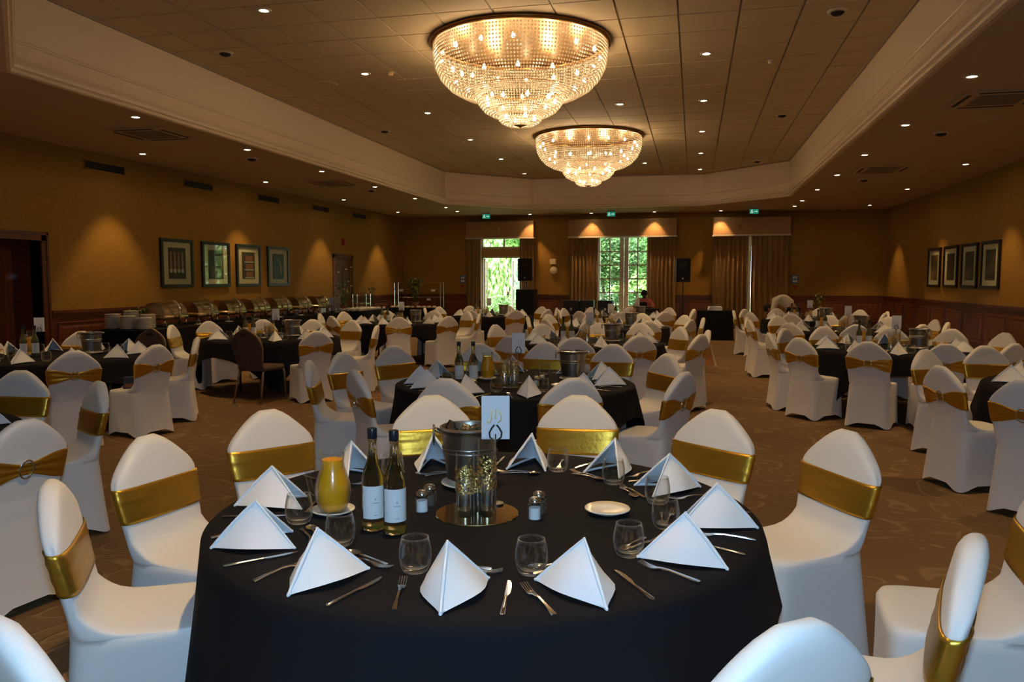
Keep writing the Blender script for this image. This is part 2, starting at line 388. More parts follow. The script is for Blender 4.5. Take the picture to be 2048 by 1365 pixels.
for za, zb in ((.3, .785), (.815, 1.285), (1.315, 1.785), (1.815, 2.24)):
    part('pane', MB().box(.09, .62, -.004, .004, za, zb), M_PANE, leaf)
part('handle', MB().tube([(.66, -.025, 1.05), (.66, -.07, 1.05), (.56, -.07, 1.05)], .012, 6), M_DARKM, leaf, True)
leaf2 = part('door_leaf', MB().box(0, .09, -.025, .025, 0, 2.34).box(.62, .71, -.025, .025, 0, 2.34).box(0, .71, -.025, .025, 0, .3).box(0, .71, -.025, .025, 2.24, 2.34), M_FRAMEW, dr, loc=(x0+.08, y+.05, .01), rot=(0, 0, R(97)))
part('pane', MB().box(.09, .62, -.004, .004, .3, 2.24), M_PANE, leaf2)
for k, (x0, x1, z0, z1) in enumerate(OPEN[1:]):
    xm = (x0+x1)/2 + .03
    fr = MB().box(x0, x0+.07, y-.05, y+.05, z0, z1).box(x1-.07, x1, y-.05, y+.05, z0, z1).box(x0, x1, y-.05, y+.05, z1-.07, z1).box(xm-.15, xm-.01, y-.05, y+.05, z0, z1).box(xm+.01, xm+.15, y-.05, y+.05, z0, z1).box(x0, x1, y-.05, y+.05, z0, z0+.25)
    wo = struct('window_%d' % (k+1), fr, M_FRAMEW, ['white glazed garden doors between parted curtains, middle of back wall', 'white glazed garden doors behind closed curtains, right of back wall'][k])
    for a, b in ((x0+.07, xm-.15), (xm+.15, x1-.07)):
        part('glazing_bar', bars(MB(), a, b, y, .25, z1-.07, 2, 6), M_FRAMEW, wo)
        for c in range(2):
            for r in range(6):
                pw, ph = (b-a)/2, (z1-.32)/6
                part('pane', MB().box(a+c*pw+.015, a+(c+1)*pw-.015, y-.003, y+.003, .25+r*ph+.015, .25+(r+1)*ph-.015), M_PANE, wo)
    part('handle', MB().tube([(xm-.08, y-.05, 1.1), (xm-.08, y-.1, 1.1), (xm-.2, y-.1, 1.1)], .012, 6), M_BRONZE, wo, True)
    part('handle', MB().tube([(xm+.08, y-.05, 1.1), (xm+.08, y-.1, 1.1), (xm+.2, y-.1, 1.1)], .012, 6), M_BRONZE, wo, True)

# ------------------------------------------------------------------ garden outside
M_LAWN = mat('garden_lawn', (.30, .42, .16), .9, noise=(.8, .35))
struct('ground', MB().box(-40, 30, YB+.25, 80, -.35, -.12), M_LAWN, 'bright lawn outside the garden door')
M_FOL = [mat('foliage_%d' % i, c, .6, noise=(3, .45)) for i, c in enumerate([(.16, .30, .07), (.30, .46, .16), (.06, .13, .035), (.10, .22, .06)])]
M_BARK = mat('bark', (.06, .045, .035), .9, noise=(5, .4))
def shrub(name, label, cat, loc, rx, ry, rz, n, leaf, mi, trunk=None, droop=False):
    rnd = random.Random(hash(label) % 1000 if False else int(abs(loc[0]*37 + loc[1]*11)))
    e = empty(name, label, cat, loc)
    mb = MB()
    for _ in range(n):
        while True:
            p = Vector((rnd.uniform(-1, 1), rnd.uniform(-1, 1), rnd.uniform(-1, 1)))
            if .35 < p.length < 1 + .12*rnd.random(): break
        lump = 1 + .18*sin(p.x*7+1)*sin(p.y*6)*sin(p.z*8)
        c = Vector((p.x*rx*lump, p.y*ry*lump, rz + p.z*rz*lump + (trunk or 0)))
        a, b = rnd.uniform(0, 2*pi), rnd.uniform(-.9, .9)
        u = Vector((cos(a)*cos(b), sin(a)*cos(b), sin(b)))
        if droop: u = (u*.35 + Vector((0, 0, -1))).normalized()
        w = u.orthogonal().normalized(); w.rotate(Matrix.Rotation(rnd.uniform(0, 6), 3, u))
        L = leaf*rnd.uniform(.6, 1.3)
        mb.add([c-u*L, c+w*L*.38, c+u*L, c-w*L*.38], [(0, 1, 2, 3)])
    part('foliage', mb, M_FOL[mi], e, kind='stuff')
    h = (trunk or .3) + rz*.9
    part('trunk', MB().tube([(0, 0, -.15), (.03, .02, h*.5), (-.04, .03, h)], [.05+.03*rz, .04+.02*rz, .02], 8), M_BARK, e, True)
    return e
shrub('garden_shrub', 'low rounded green shrub just outside the open garden door', 'shrub', (-7.3, 30.2, -.12), .95, .7, .55, 1500, .09, 1)
shrub('weeping_tree', 'pale weeping tree seen through the open garden door', 'tree', (-9.5, 40, -.12), 4.2, 2.5, 2.6, 7000, .22, 1, .6, True)
shrub('garden_tree', 'leafy tree seen through the fanlight of the garden door', 'tree', (-6.5, 34.5, -.12), 2.6, 1.6, 1.5, 4500, .16, 0, 2.9)
shrub('dark_tree', 'dark leafy tree outside the left leaf of the middle window', 'tree', (-3.45, 30.6, -.12), 1.5, 1.0, 1.05, 4000, .11, 2, 1.55)
shrub('garden_bush', 'dark low hedge outside the middle garden doors', 'bush', (-2.6, 29.6, -.12), 1.8, .5, .62, 3500, .08, 3)
shrub('young_tree', 'mid green tree outside the right leaf of the middle window', 'tree', (-1.75, 34.2, -.12), 1.1, 1.0, .95, 2600, .11, 3, 1.9)
shrub('distant_tree', 'pale sunlit tree far behind the middle window', 'tree', (-3.0, 46, -.12), 5, 2.5, 3.6, 9000, .28, 1, .4)
shrub('background_tree', 'sunlit tree behind the right curtains', 'tree', (7.6, 44, -.12), 4, 2.5, 3.6, 4000, .3, 1, .4)

# ------------------------------------------------------------------ curtains and pelmets
def curtain(x0, x1, label, z1=3.0, folds=None, seed=0):
    rnd = random.Random(seed); w = x1 - x0; n = max(16, int(w*60)); f = folds or max(3, round(w*7.5))
    ph = [rnd.uniform(-.5, .5) for _ in range(f+2)]; rows = 10; mb = MB(); rings = []
    for side in (0, 1):
        pass
    for k in range(rows+1):
        t = k/rows; z = .02 + (z1-.02)*(1-t); r = []
        amp = .045 + .035*t
        for i in range(n+1):
            u = i/n; a = u*f*2*pi; j = int(u*f)
            r.append((x0 + w*u + .012*sin(a*2+1)*t, YB - .16 + amp*(sin(a + ph[j]*.6*sin(pi*((u*f) % 1))) ) + .012*sin(3*u*f + 5*t), z))
        rings.append(r)
    back = [[(x, yy+.012, z) for x, yy, z in r] for r in rings]
    full = [r + b[::-1] for r, b in zip(rings, back)]
    mb.loft(full, True, True)
    o = one('curtain', mb.mesh('curtain', M_CURT, True, 60), label, 'curtain', (0, 0, 0), 0, 'gold brown curtains on the back wall')
    return o
curtain(-7.75, -7.2, 'gold brown curtain left of the open garden door', seed=1)
curtain(-5.85, -5.35, 'gold brown curtain between garden door and loudspeaker', seed=2)
curtain(-4.12, -3.12, 'gathered gold brown curtain left of the middle window', seed=3)
curtain(-1.5, -.6, 'gathered gold brown curtain right of the middle window', seed=4)
curtain(.58, 1.70, 'closed gold brown curtain, left half of the right window', folds=8, seed=5)
curtain(1.78, 2.93, 'closed gold brown curtain, right half of the right window', folds=7, seed=6)
for x0, x1, lb in ((-7.72, -5.33, 'fabric pelmet above the open garden door'), (-4.14, -.58, 'wide fabric pelmet above the middle window'), (.57, 2.95, 'fabric pelmet above the closed right curtains')):
    e = empty('pelmet', lb, 'pelmet', ((x0+x1)/2, YB-.18, 3.0), 0, 'pelmets on the back wall'); w = (x1-x0)/2
    part('board', MB().bevbox(-w, w, -.17, .175, .05, .60, .01), M_PELM, e)
    part('braid', MB().box(-w-.012, w+.012, -.185, .175, .0, .05), M_FRAMEW, e)
    for k in range(3):
        part('raised_disc', MB().lathe([(.05, 0), (.045, .012), (.0, .02)], 12).xf(Matrix.Translation((w*(-.3+.3*k), -.17, .3)) @ Matrix.Rotation(R(90), 4, 'X')), M_PELM, e, True)  # small raised discs in the pelmet fabric

# ------------------------------------------------------------------ downlights, speakers, vents, signs
M_LENS = mat('lamp_lens', (1, .9, .7), .3, emit=(1, .86, .55), estr=30)
M_RING = mat('lamp_ring', (.62, .54, .42), .35, .3)
ring_me = MB().lathe([(.05, 0), (.052, -.012), (.075, -.014), (.088, -.004), (.088, 0)], 20, cap0=False, cap1=False).mesh('trim_ring', M_RING, True)
lens_me = MB().lathe([(.055, -.006), (.03, -.012), (.0, -.014)], 16, cap0=True, cap1=False).mesh('lens', M_LENS, True)
SP = bpy.data.lights.new('downlight_lamp', 'SPOT'); SP.energy = DOWN_POWER; SP.color = WARM; SP.spot_size = R(72); SP.spot_blend = .95; SP.shadow_soft_size = .05
SPW = bpy.data.lights.new('downlight_lamp_wall', 'SPOT'); SPW.energy = DOWN_POWER*.9; SPW.color = WARM; SPW.spot_size = R(74); SPW.spot_blend = .5; SPW.shadow_soft_size = .03
ORD = ['first', 'second', 'third', 'fourth', 'fifth', 'sixth', 'seventh', 'eighth', 'ninth', 'tenth']
SPF = bpy.data.lights.new('downlight_lamp_flood', 'SPOT'); SPF.energy = 225; SPF.color = WARM; SPF.spot_size = R(104); SPF.spot_blend = .85; SPF.shadow_soft_size = .06
def downlight(x, y, z, label, wall=False, flood=False):
    e = inst('downlight', [('trim_ring', ring_me, []), ('lens', lens_me, [])], label, 'downlight', (x, y, z), 0, 'recessed downlights')
    l = bpy.data.objects.new('lamp', SPW if wall else SPF if flood else SP); COL.objects.link(l); l.parent = e; l.location = (0, 0, -.03)
for k in range(6): downlight(-4.88, 8.42 + 2.86*k, ZT, 'lit downlight in raised ceiling left of chandeliers, %s from the front' % ORD[k])
for k in range(6): downlight(.11, 8.45 + 2.9*k, ZT, 'lit downlight in raised ceiling right of chandeliers, %s from the front' % ORD[k])
downlight(-1.33, 14.2, ZT, 'lit downlight in raised ceiling between the two chandeliers')
downlight(-1.33, 21.4, ZT, 'lit downlight in raised ceiling just beyond the far chandelier')
for k in range(8): downlight(-7.39, 3.9 + 2.73*k + .02, ZL, 'lit downlight in low ceiling beside the left cornice, %s from the front' % ORD[k])
for k in range(6): downlight(-9.42, 4.0 + 4.05*k, ZL, 'lit downlight in low ceiling along the left wall, %s from the front' % ORD[k], True)
for k, x in enumerate((-7.45, -5.4, -3.34, -1.29, .79)):
    downlight(x, 26.03 if k else 24.4, ZL, 'lit downlight in low ceiling along the back wall, %s from the left' % ORD[k], k > 0)
for k in range(8): downlight(2.89, 4.1 + 2.74*k, ZL, 'lit downlight in low ceiling beside the right cornice, %s from the front' % ORD[k])
downlight(2.89, 24.95, ZL, 'lit downlight in low ceiling beside the right cornice, farthest')
for k in range(5): downlight(5.0, 8.3 + 4.2*k, ZL, 'lit downlight in low ceiling along the right wall, %s from the front' % ORD[k], True)
for x, y, z, lb in ((-4.88, 5.56, ZT, 'lit downlight in raised ceiling, overhead left'), (.11, 5.55, ZT, 'lit downlight in raised ceiling, overhead right'), (-.95, 2.75, ZL, 'lit downlight in low ceiling overhead, at the viewer'), (-7.39, 1.2, ZL, 'lit downlight in low ceiling beside the left wall, behind'), (2.89, 1.4, ZL, 'lit downlight in low ceiling beside the right wall, behind')):
    downlight(x, y, z, lb, flood=(z == ZL and -2 < x < 0))
# eyeball fittings that are switched off
eye_r = MB().lathe([(.06, 0), (.07, -.02), (.10, -.022), (.115, -.004), (.115, 0)], 20, cap0=False, cap1=False).mesh('trim_ring', M_RING, True)
eye_b = MB().lathe([(.085, .0), (.075, -.03), (.05, -.048), (.0, -.055)], 16, cap0=True, cap1=False).mesh('eyeball', M_UNLIT, True)
for x, y, z, lb in ((-6.3, 9.83, ZT, 'unlit eyeball spotlight near the left edge of raised ceiling, nearest'), (-6.33, 15.6, ZT, 'unlit eyeball spotlight near the left edge of raised ceiling, farther'),
                    (1.56, 9.94, ZT, 'unlit eyeball spotlight near the right edge of raised ceiling, nearest'), (1.56, 15.8, ZT, 'unlit eyeball spotlight near the right edge of raised ceiling, middle'), (1.55, 21.7, ZT, 'unlit eyeball spotlight near the right edge of raised ceiling, farthest'),
                    (3.57, 13.1, ZL, 'unlit eyeball spotlight in low right ceiling, nearer'), (3.6, 18.75, ZL, 'unlit eyeball spotlight in low right ceiling, farther'), (-7.85, 13.0, ZL, 'unlit eyeball spotlight in low left ceiling, nearer'), (-7.75, 18.2, ZL, 'unlit eyeball spotlight in low left ceiling, farther')):
    inst('eyeball_spotlight', [('trim_ring', eye_r, []), ('eyeball', eye_b, [])], lb, 'spotlight', (x, y, z), 0, 'unlit eyeball spotlights')
spk_r = MB().lathe([(.15, 0), (.15, -.012), (.19, -.012), (.2, 0)], 28, cap0=False, cap1=False).mesh('trim_ring', M_TILE, True)
spk_g = MB().lathe([(.15, -.006), (.1, -.012), (0, -.014)], 28, cap0=False, cap1=False).mesh('grille', M_TILE, True)
for x, y, z, lb in ((-5.76, 11.73, ZT, 'round cream ceiling speaker grille left of near chandelier'), (-5.3, 17.6, ZT, 'round cream ceiling speaker grille left of far chandelier'), (1.0, 19.2, ZT, 'round cream ceiling speaker grille right of far chandelier'), (3.9, 12.2, ZL, 'round cream ceiling speaker grille in low right ceiling'), (4.1, 19.5, ZL, 'round cream ceiling speaker grille at far right of low ceiling')):
    inst('ceiling_speaker', [('trim_ring', spk_r, []), ('grille', spk_g, [])], lb, 'speaker', (x, y, z), 0, 'ceiling speakers')
for x, y, lb in ((-4.48, 11.3, 'small white smoke detector by the near chandelier, left'), (1.0, 11.9, 'small white smoke detector right of the near chandelier')):
    e = empty('smoke_detector', lb, 'detector', (x, y, ZT)); part('base', MB().lathe([(.05, 0), (.05, -.02), (.04, -.025)], 16), M_TILE, e, True); part('head', MB().lathe([(.035, -.02), (.03, -.05), (.0, -.055)], 16), M_CREAM, e, True)
# air conditioning cassettes
for x, y, lb in ((-8.0, 10.5, 'ceiling air cassette in low left ceiling, nearer'), (-8.05, 16.7, 'ceiling air cassette in low left ceiling, farther'), (3.55, 10.8, 'ceiling air cassette in low right ceiling, nearer'), (3.6, 17.1, 'ceiling air cassette in low right ceiling, farther')):
    e = empty('air_cassette', lb, 'air conditioner', (x, y, ZL), 0, 'ceiling air cassettes')
    part('panel_frame', MB().box(-.48, .48, -.48, .48, -.02, 0), M_CEIL, e)
    part('intake_grille', MB().box(-.28, .28, -.28, .28, -.028, -.02), mat('intake', (.20, .16, .13), .7, bump=(200, .5, .003)), e)
    sl = MB().box(-.32, .32, -.022, .022, -.024, -.018).mesh('louvre_slot_shade', M_UNLIT)  # near-black strips stand in for the shade inside the slots
    for a in range(4): ob('louvre_slot_shade', sl, e, (.4*sin(a*pi/2), -.4*cos(a*pi/2), 0), (0, 0, a*pi/2))
# slotted vents high on the left wall
for k, (y0, y1) in enumerate(((11.56, 12.52), (14.25, 15.2), (17.05, 18.0), (19.8, 20.75), (22.4, 23.3))):
    e = empty('wall_vent', 'dark slotted air vent high on the left wall, %s from the front' % ORD[k], 'vent', (XL, (y0+y1)/2, 3.57), 0, 'air vents high on the left wall')
    part('frame', MB().box(0, .015, -.5, .5, -.085, -.065).box(0, .015, -.5, .5, .065, .085).box(0, .015, -.5, -.48, -.085, .085).box(0, .015, .48, .5, -.085, .085), M_PAPER, e)
    part('duct_shade', MB().box(0, .004, -.48, .48, -.065, .065), M_UNLIT, e)  # flat near-black sheet painted in for the shade behind the slats
    for j in range(4): part('slat', MB().box(.003, .012, -.48, .48, -.05+.033*j-.003, -.05+.033*j+.004), M_DARKM, e)
# exit signs
M_EXIT = mat('exit_green', (.02, .35, .20), .4, emit=(.02, .55, .34), estr=.35); M_EXW = mat('exit_white', (.85, .95, .9), .4, emit=(.75, 1, .9), estr=.6)
for x, y, lb in ((-6.7, 25.2, 'green exit sign hung above the open garden door'), (-2.6, 25.2, 'green exit sign hung above the middle window'), (1.75, 25.2, 'green exit sign hung above the right curtains')):
    e = empty('exit_sign', lb, 'exit sign', (x, y, ZL), 0, 'green exit signs')
    part('housing', MB().box(-.12, .12, -.03, .03, -.05, 0), M_GREY, e); pl = part('panel', MB().box(-.13, .13, -.008, .008, -.19, -.05), M_EXIT, e)
    part('running_figure', MB().box(-.075, -.05, -.011, -.008, -.085, -.065).box(-.085, -.045, -.011, -.008, -.135, -.088).box(-.1, -.075, -.011, -.008, -.165, -.135).box(-.05, -.03, -.011, -.008, -.17, -.135), M_EXW, pl)
    part('arrow', MB().add([(.0, -.011, -.11), (.06, -.011, -.11), (.06, -.011, -.09), (.11, -.011, -.12), (.06, -.011, -.15), (.06, -.011, -.13), (.0, -.011, -.13)], [(6, 5, 4, 3, 2, 1, 0)]), M_EXW, pl)
# small fittings on the walls
e = empty('motion_sensor', 'white sensor box and round bell on wall between garden door and middle window', 'sensor', (-4.71, YB, 2.0))
part('sounder_box', MB().bevbox(-.11, .11, -.08, 0, .13, .31, .015), M_CREAM, e); part('bell', MB().lathe([(.1, 0), (.1, .03), (.13, .05), (.11, .10), (.0, .12)], 20).xf(Matrix.Translation((.03, 0, -.08)) @ Matrix.Rotation(R(90), 4, 'X')), M_CREAM, e, True)
M_BLUE = mat('notice_blue', (.06, .16, .38), .5)
for x, lb in ((-7.93, 'small blue notice beside the left garden curtain'), (3.15, 'small blue notice right of the closed curtains')):
    e = empty('wall_notice', lb, 'notice', (x, YB, 1.5)); part('plate', MB().box(-.1, .1, -.012, 0, -.02, .26), M_BLUE, e); part('white_band', MB().box(-.07, .07, -.015, -.012, .02, .09).box(-.06, -.01, -.015, -.012, .13, .22).box(.015, .06, -.015, -.012, .13, .22), M_LABEL, e)
    part('call_point', MB().bevbox(-.05, .05, -.05, 0, -.18, -.08, .008), mat('alarm_red', (.35, .02, .015), .4), e)
e = empty('fire_bell', 'red fire alarm sounder above the far left door', 'alarm', (XL, 21.67, 2.72)); part('bell', MB().lathe([(.09, 0), (.09, .04), (.07, .07), (.0, .08)], 16).xf(Matrix.Rotation(R(90), 4, 'Y')), MATS['alarm_red'], e, True); part('back_box', MB().box(0, .02, -.1, .1, -.1, .1), MATS['alarm_red'], e)

# ------------------------------------------------------------------ framed pictures
def print_mat(i, c0, c1, sc, stretch):
    m = mat('print_%d' % i, c0, .4); nt = m.node_tree; p = nt.nodes['Principled BSDF']
    tc = nt.nodes.new('ShaderNodeTexCoord'); mp = nt.nodes.new('ShaderNodeMapping'); mp.inputs['Scale'].default_value = stretch
    n = nt.nodes.new('ShaderNodeTexNoise'); n.inputs['Scale'].default_value = sc; n.inputs['Detail'].default_value = 5
    r = nt.nodes.new('ShaderNodeValToRGB'); r.color_ramp.elements[0].color = (*c0, 1); r.color_ramp.elements[1].color = (*c1, 1)
    r.color_ramp.elements[0].position = .42; r.color_ramp.elements[1].position = .68
    nt.links.new(tc.outputs['Object'], mp.inputs[0]); nt.links.new(mp.outputs[0], n.inputs['Vector']); nt.links.new(n.outputs['Fac'], r.inputs[0]); nt.links.new(r.outputs[0], p.inputs['Base Color'])
    return m
M_PINK = mat('print_pink', (.36, .18, .13), .5); M_RUST = mat('print_rust', (.30, .10, .035), .5); M_PALE = mat('print_pale', (.55, .50, .40), .5); M_DK = mat('print_dark', (.03, .022, .018), .5)
def picture(x, y, z, facing, label, kind, i):
    """local frame: picture in the XZ plane, looking along -Y"""
    e = empty('framed_picture', label, 'picture', (x, y, z), facing, 'framed pictures on the side walls')
    w, h, b = .505, .485, .065
    part('frame', MB().box(-w, -w+b, -.045, 0, -h, h).box(w-b, w, -.045, 0, -h, h).box(-w+b, w-b, -.045, 0, h-b, h).box(-w+b, w-b, -.045, 0, -h, -h+b), M_PICF, e)
    mo = part('mount', MB().box(-w+b, w-b, -.018, 0, -h+b, h-b), M_MOUNT, e)
    pw, ph = .27, .31
    pr = part('print', MB().box(-pw, pw, -.021, -.018, -ph, ph), print_mat(i, *[((.03, .022, .018), (.08, .055, .04), 6, (1, 1, 1)), ((.025, .02, .016), (.14, .07, .04), 4, (2, 1, .6)), ((.035, .02, .012), (.12, .06, .03), 8, (1, 1, 3)), ((.02, .018, .016), (.09, .08, .06), 3, (1, 1, 1)), ((.05, .025, .015), (.30, .18, .10), 2.2, (1, 1, 1)), ((.04, .022, .016), (.10, .06, .045), 3, (1, 1, 1)), ((.03, .018, .012), (.22, .14, .09), 2, (1, 1, 1)), ((.05, .03, .02), (.20, .13, .08), 2.5, (.4, 1, 2))][i]), mo)
    f = -.0235
    if kind == 'columns':
        for k in range(4): part('painted_column', MB().add([(-.22+.12*k, f, -.1), (-.15+.12*k, f, -.1), (-.17+.12*k, f, .24), (-.19+.12*k, f, .24)], [(0, 1, 2, 3)]), M_PINK, pr) if False else part('painted_column', MB().box(-.225+.12*k, -.165+.12*k, f, -.021, -.1, .23), M_PINK, pr); part('painted_base', MB().lathe([(.045, 0), (.045, .003)], 14).xf(Matrix.Translation((-.195+.12*k, -.021, -.15)) @ Matrix.Rotation(R(90), 4, 'X')), M_PALE, pr)
    if kind == 'shelves':
        for k in range(3): part('painted_block', MB().box(-.12, .18, f, -.021, -.26+.18*k, -.14+.18*k), M_RUST, pr); part('painted_shelf', MB().box(-.16, .22, f-.001, -.021, -.29+.18*k, -.265+.18*k), M_PALE, pr)
    if kind == 'arch':
        part('painted_arc', MB().tube([(-.14, -.022, .12), (-.03, -.022, .17), (.07, -.022, .1), (.11, -.022, -.05), (.12, -.022, -.22)], [.006, .012, .018, .02, .012], 6), M_PALE, pr, True)
    if kind == 'glow':
        part('painted_flame', MB().lathe([(.0, 0), (.03, .001), (.0, .002)], 10).xf(Matrix.Translation((0, -.0215, -.12)) @ Matrix.Rotation(R(90), 4, 'X')), M_PINK, pr)
    part('pane', MB().box(-w+b, w-b, -.032, -.03, -h+b, h-b), M_PANE, e)
for k, (y, lb, kd) in enumerate(((13.92, 'black framed picture of pale columns, nearest on the left wall', 'columns'), (15.24, 'black framed dark picture with faint glow, second on the left wall', 'glow'), (16.52, 'black framed picture of rust brown shelves, third on the left wall', 'shelves'), (17.87, 'black framed dark picture with pale arc, farthest on the left wall', 'arch'))):
    picture(XL+.003, y, 1.93, R(90), lb, kd, k)
for k, (y, lb) in enumerate(((21.43, 'black framed picture with bright patch, farthest on the right wall'), (20.15, 'black framed dark plain picture, third on the right wall'), (18.87, 'black framed dark picture with pale corner, second on the right wall'), (17.63, 'black framed picture of pale streaks, nearest on the right wall'))):
    picture(XR-.003, y, 1.9, R(-90), lb, '', 4+k)

# ------------------------------------------------------------------ chandeliers
def bead_tier(prof, strands, pitch, s):
    """strands of octahedral beads following a profile [(r,z)...]"""
    seg = []; L = 0
    for (r0, z0), (r1, z1) in zip(prof, prof[1:]): d = hypot(r1-r0, z1-z0); seg.append((L, d, r0, z0, r1, z1)); L += d
    n = int(L/pitch); mb = MB(); V = []; F = []
    for k in range(n):
        q = (k+.5)*L/n
        for l0, d, r0, z0, r1, z1 in seg:
            if l0 <= q <= l0+d: t = (q-l0)/d; r = r0+(r1-r0)*t; z = z0+(z1-z0)*t; break
        m = strands
        sc = min(1, 2*pi*r/strands/(s*1.9))
        for i in range(m):
            a = 2*pi*(i + .0)/m; x, y = r*cos(a), r*sin(a); b = s*max(.45, sc); o = len(V)
            ca, sa = cos(a), sin(a)
            V += [(x+b*ca, y+b*sa, z), (x-b*sa, y+b*ca, z), (x-b*ca, y-b*sa, z), (x+b*sa, y-b*ca, z), (x, y, z+s), (x, y, z-s)]
            F += [(o,o+1,o+4),(o+1,o+2,o+4),(o+2,o+3,o+4),(o+3,o,o+4),(o+1,o,o+5),(o+2,o+1,o+5),(o+3,o+2,o+5),(o,o+3,o+5)]
    mb.v = V; mb.f = F; return mb
t1 = [(1.13, -.06), (1.135, -.18), (1.11, -.33), (1.04, -.47), (.92, -.59), (.77, -.67), (.58, -.72)]
t2 = [(.575, -.62), (.57, -.71), (.54, -.80), (.47, -.88), (.37, -.935), (.28, -.95)]
t3 = [(.30, -.87), (.295, -.95), (.27, -1.01), (.20, -1.055), (.10, -1.07)]
tier_me = [bead_tier(t1, 168, .042, .0165).mesh('bead_tier', M_BEAD), bead_tier(t2, 92, .038, .0155).mesh('bead_tier', M_BEAD), bead_tier(t3, 52, .036, .0150).mesh('bead_tier', M_BEAD)]
rim_me = MB().lathe([(1.10, 0), (1.18, 0), (1.19, -.03), (1.16, -.055), (1.12, -.06), (1.10, -.03)], 72, cap0=False, cap1=False).mesh('rim', M_BRONZE, True)
hoop1 = MB().lathe([(.57, -.585), (.585, -.595), (.575, -.605), (.56, -.6), (.57, -.585)], 48, cap0=False, cap1=False).mesh('hoop', M_BRONZE, True)
hoop2 = MB().lathe([(.30, -.825), (.312, -.835), (.30, -.845), (.29, -.835), (.30, -.825)], 40, cap0=False, cap1=False).mesh('hoop', M_BRONZE, True)
fin_me = MB().lathe([(.10, -1.045), (.105, -1.055), (.06, -1.07), (.02, -1.085), (.0, -1.10)], 16).mesh('finial', M_BRONZE, True)
plate_me = MB().lathe([(1.1, -.004), (0, -.004)], 48, cap0=False, cap1=False).mesh('back_plate', M_BRONZE)
stem_me = MB().lathe([(.02, 0), (.02, -1.05)], 8).mesh('stem', M_BRONZE, True)
M_BULB = mat('bulb', (1, .9, .7), .3, emit=(1, .84, .55), estr=40)
bulb_me = MB().lathe([(.0, -.026), (.016, -.020), (.024, .0), (.016, .020), (.010, .03), (.010, .04)], 10).mesh('bulb', M_BULB, True)
CL = bpy.data.lights.new('chandelier_lamp', 'POINT'); CL.energy = CHAND_POWER; CL.color = (1, .70, .38); CL.shadow_soft_size = .06
for cy, lb in ((10.3, 'large three tier crystal bead chandelier, nearer one'), (17.15, 'three tier crystal bead chandelier, farther one')):
    e = inst('chandelier', [('rim', rim_me, []), ('back_plate', plate_me, []), ('hoop', hoop1, []), ('hoop', hoop2, []), ('finial', fin_me, [])], lb, 'chandelier', (-2.27, cy, ZT-.003), 0, 'crystal chandeliers')
    for tm in tier_me: o = ob('bead_tier', tm, e); o['kind'] = 'stuff'
    for n, r, z in ((16, 1.04, -.22), (12, .84, -.50), (9, .46, -.76), (4, .2, -.97)):
        for i in range(n):
            a = 2*pi*(i+.35)/n; ob('bulb', bulb_me, e, (r*cos(a), r*sin(a), z))
    for n, r, z in ((6, .75, -.28), (3, .3, -.72)):
        for i in range(n):
            a = 2*pi*(i+.2)/n; l = bpy.data.objects.new('lamp', CL); COL.objects.link(l); l.parent = e; l.location = (r*cos(a), r*sin(a), z)

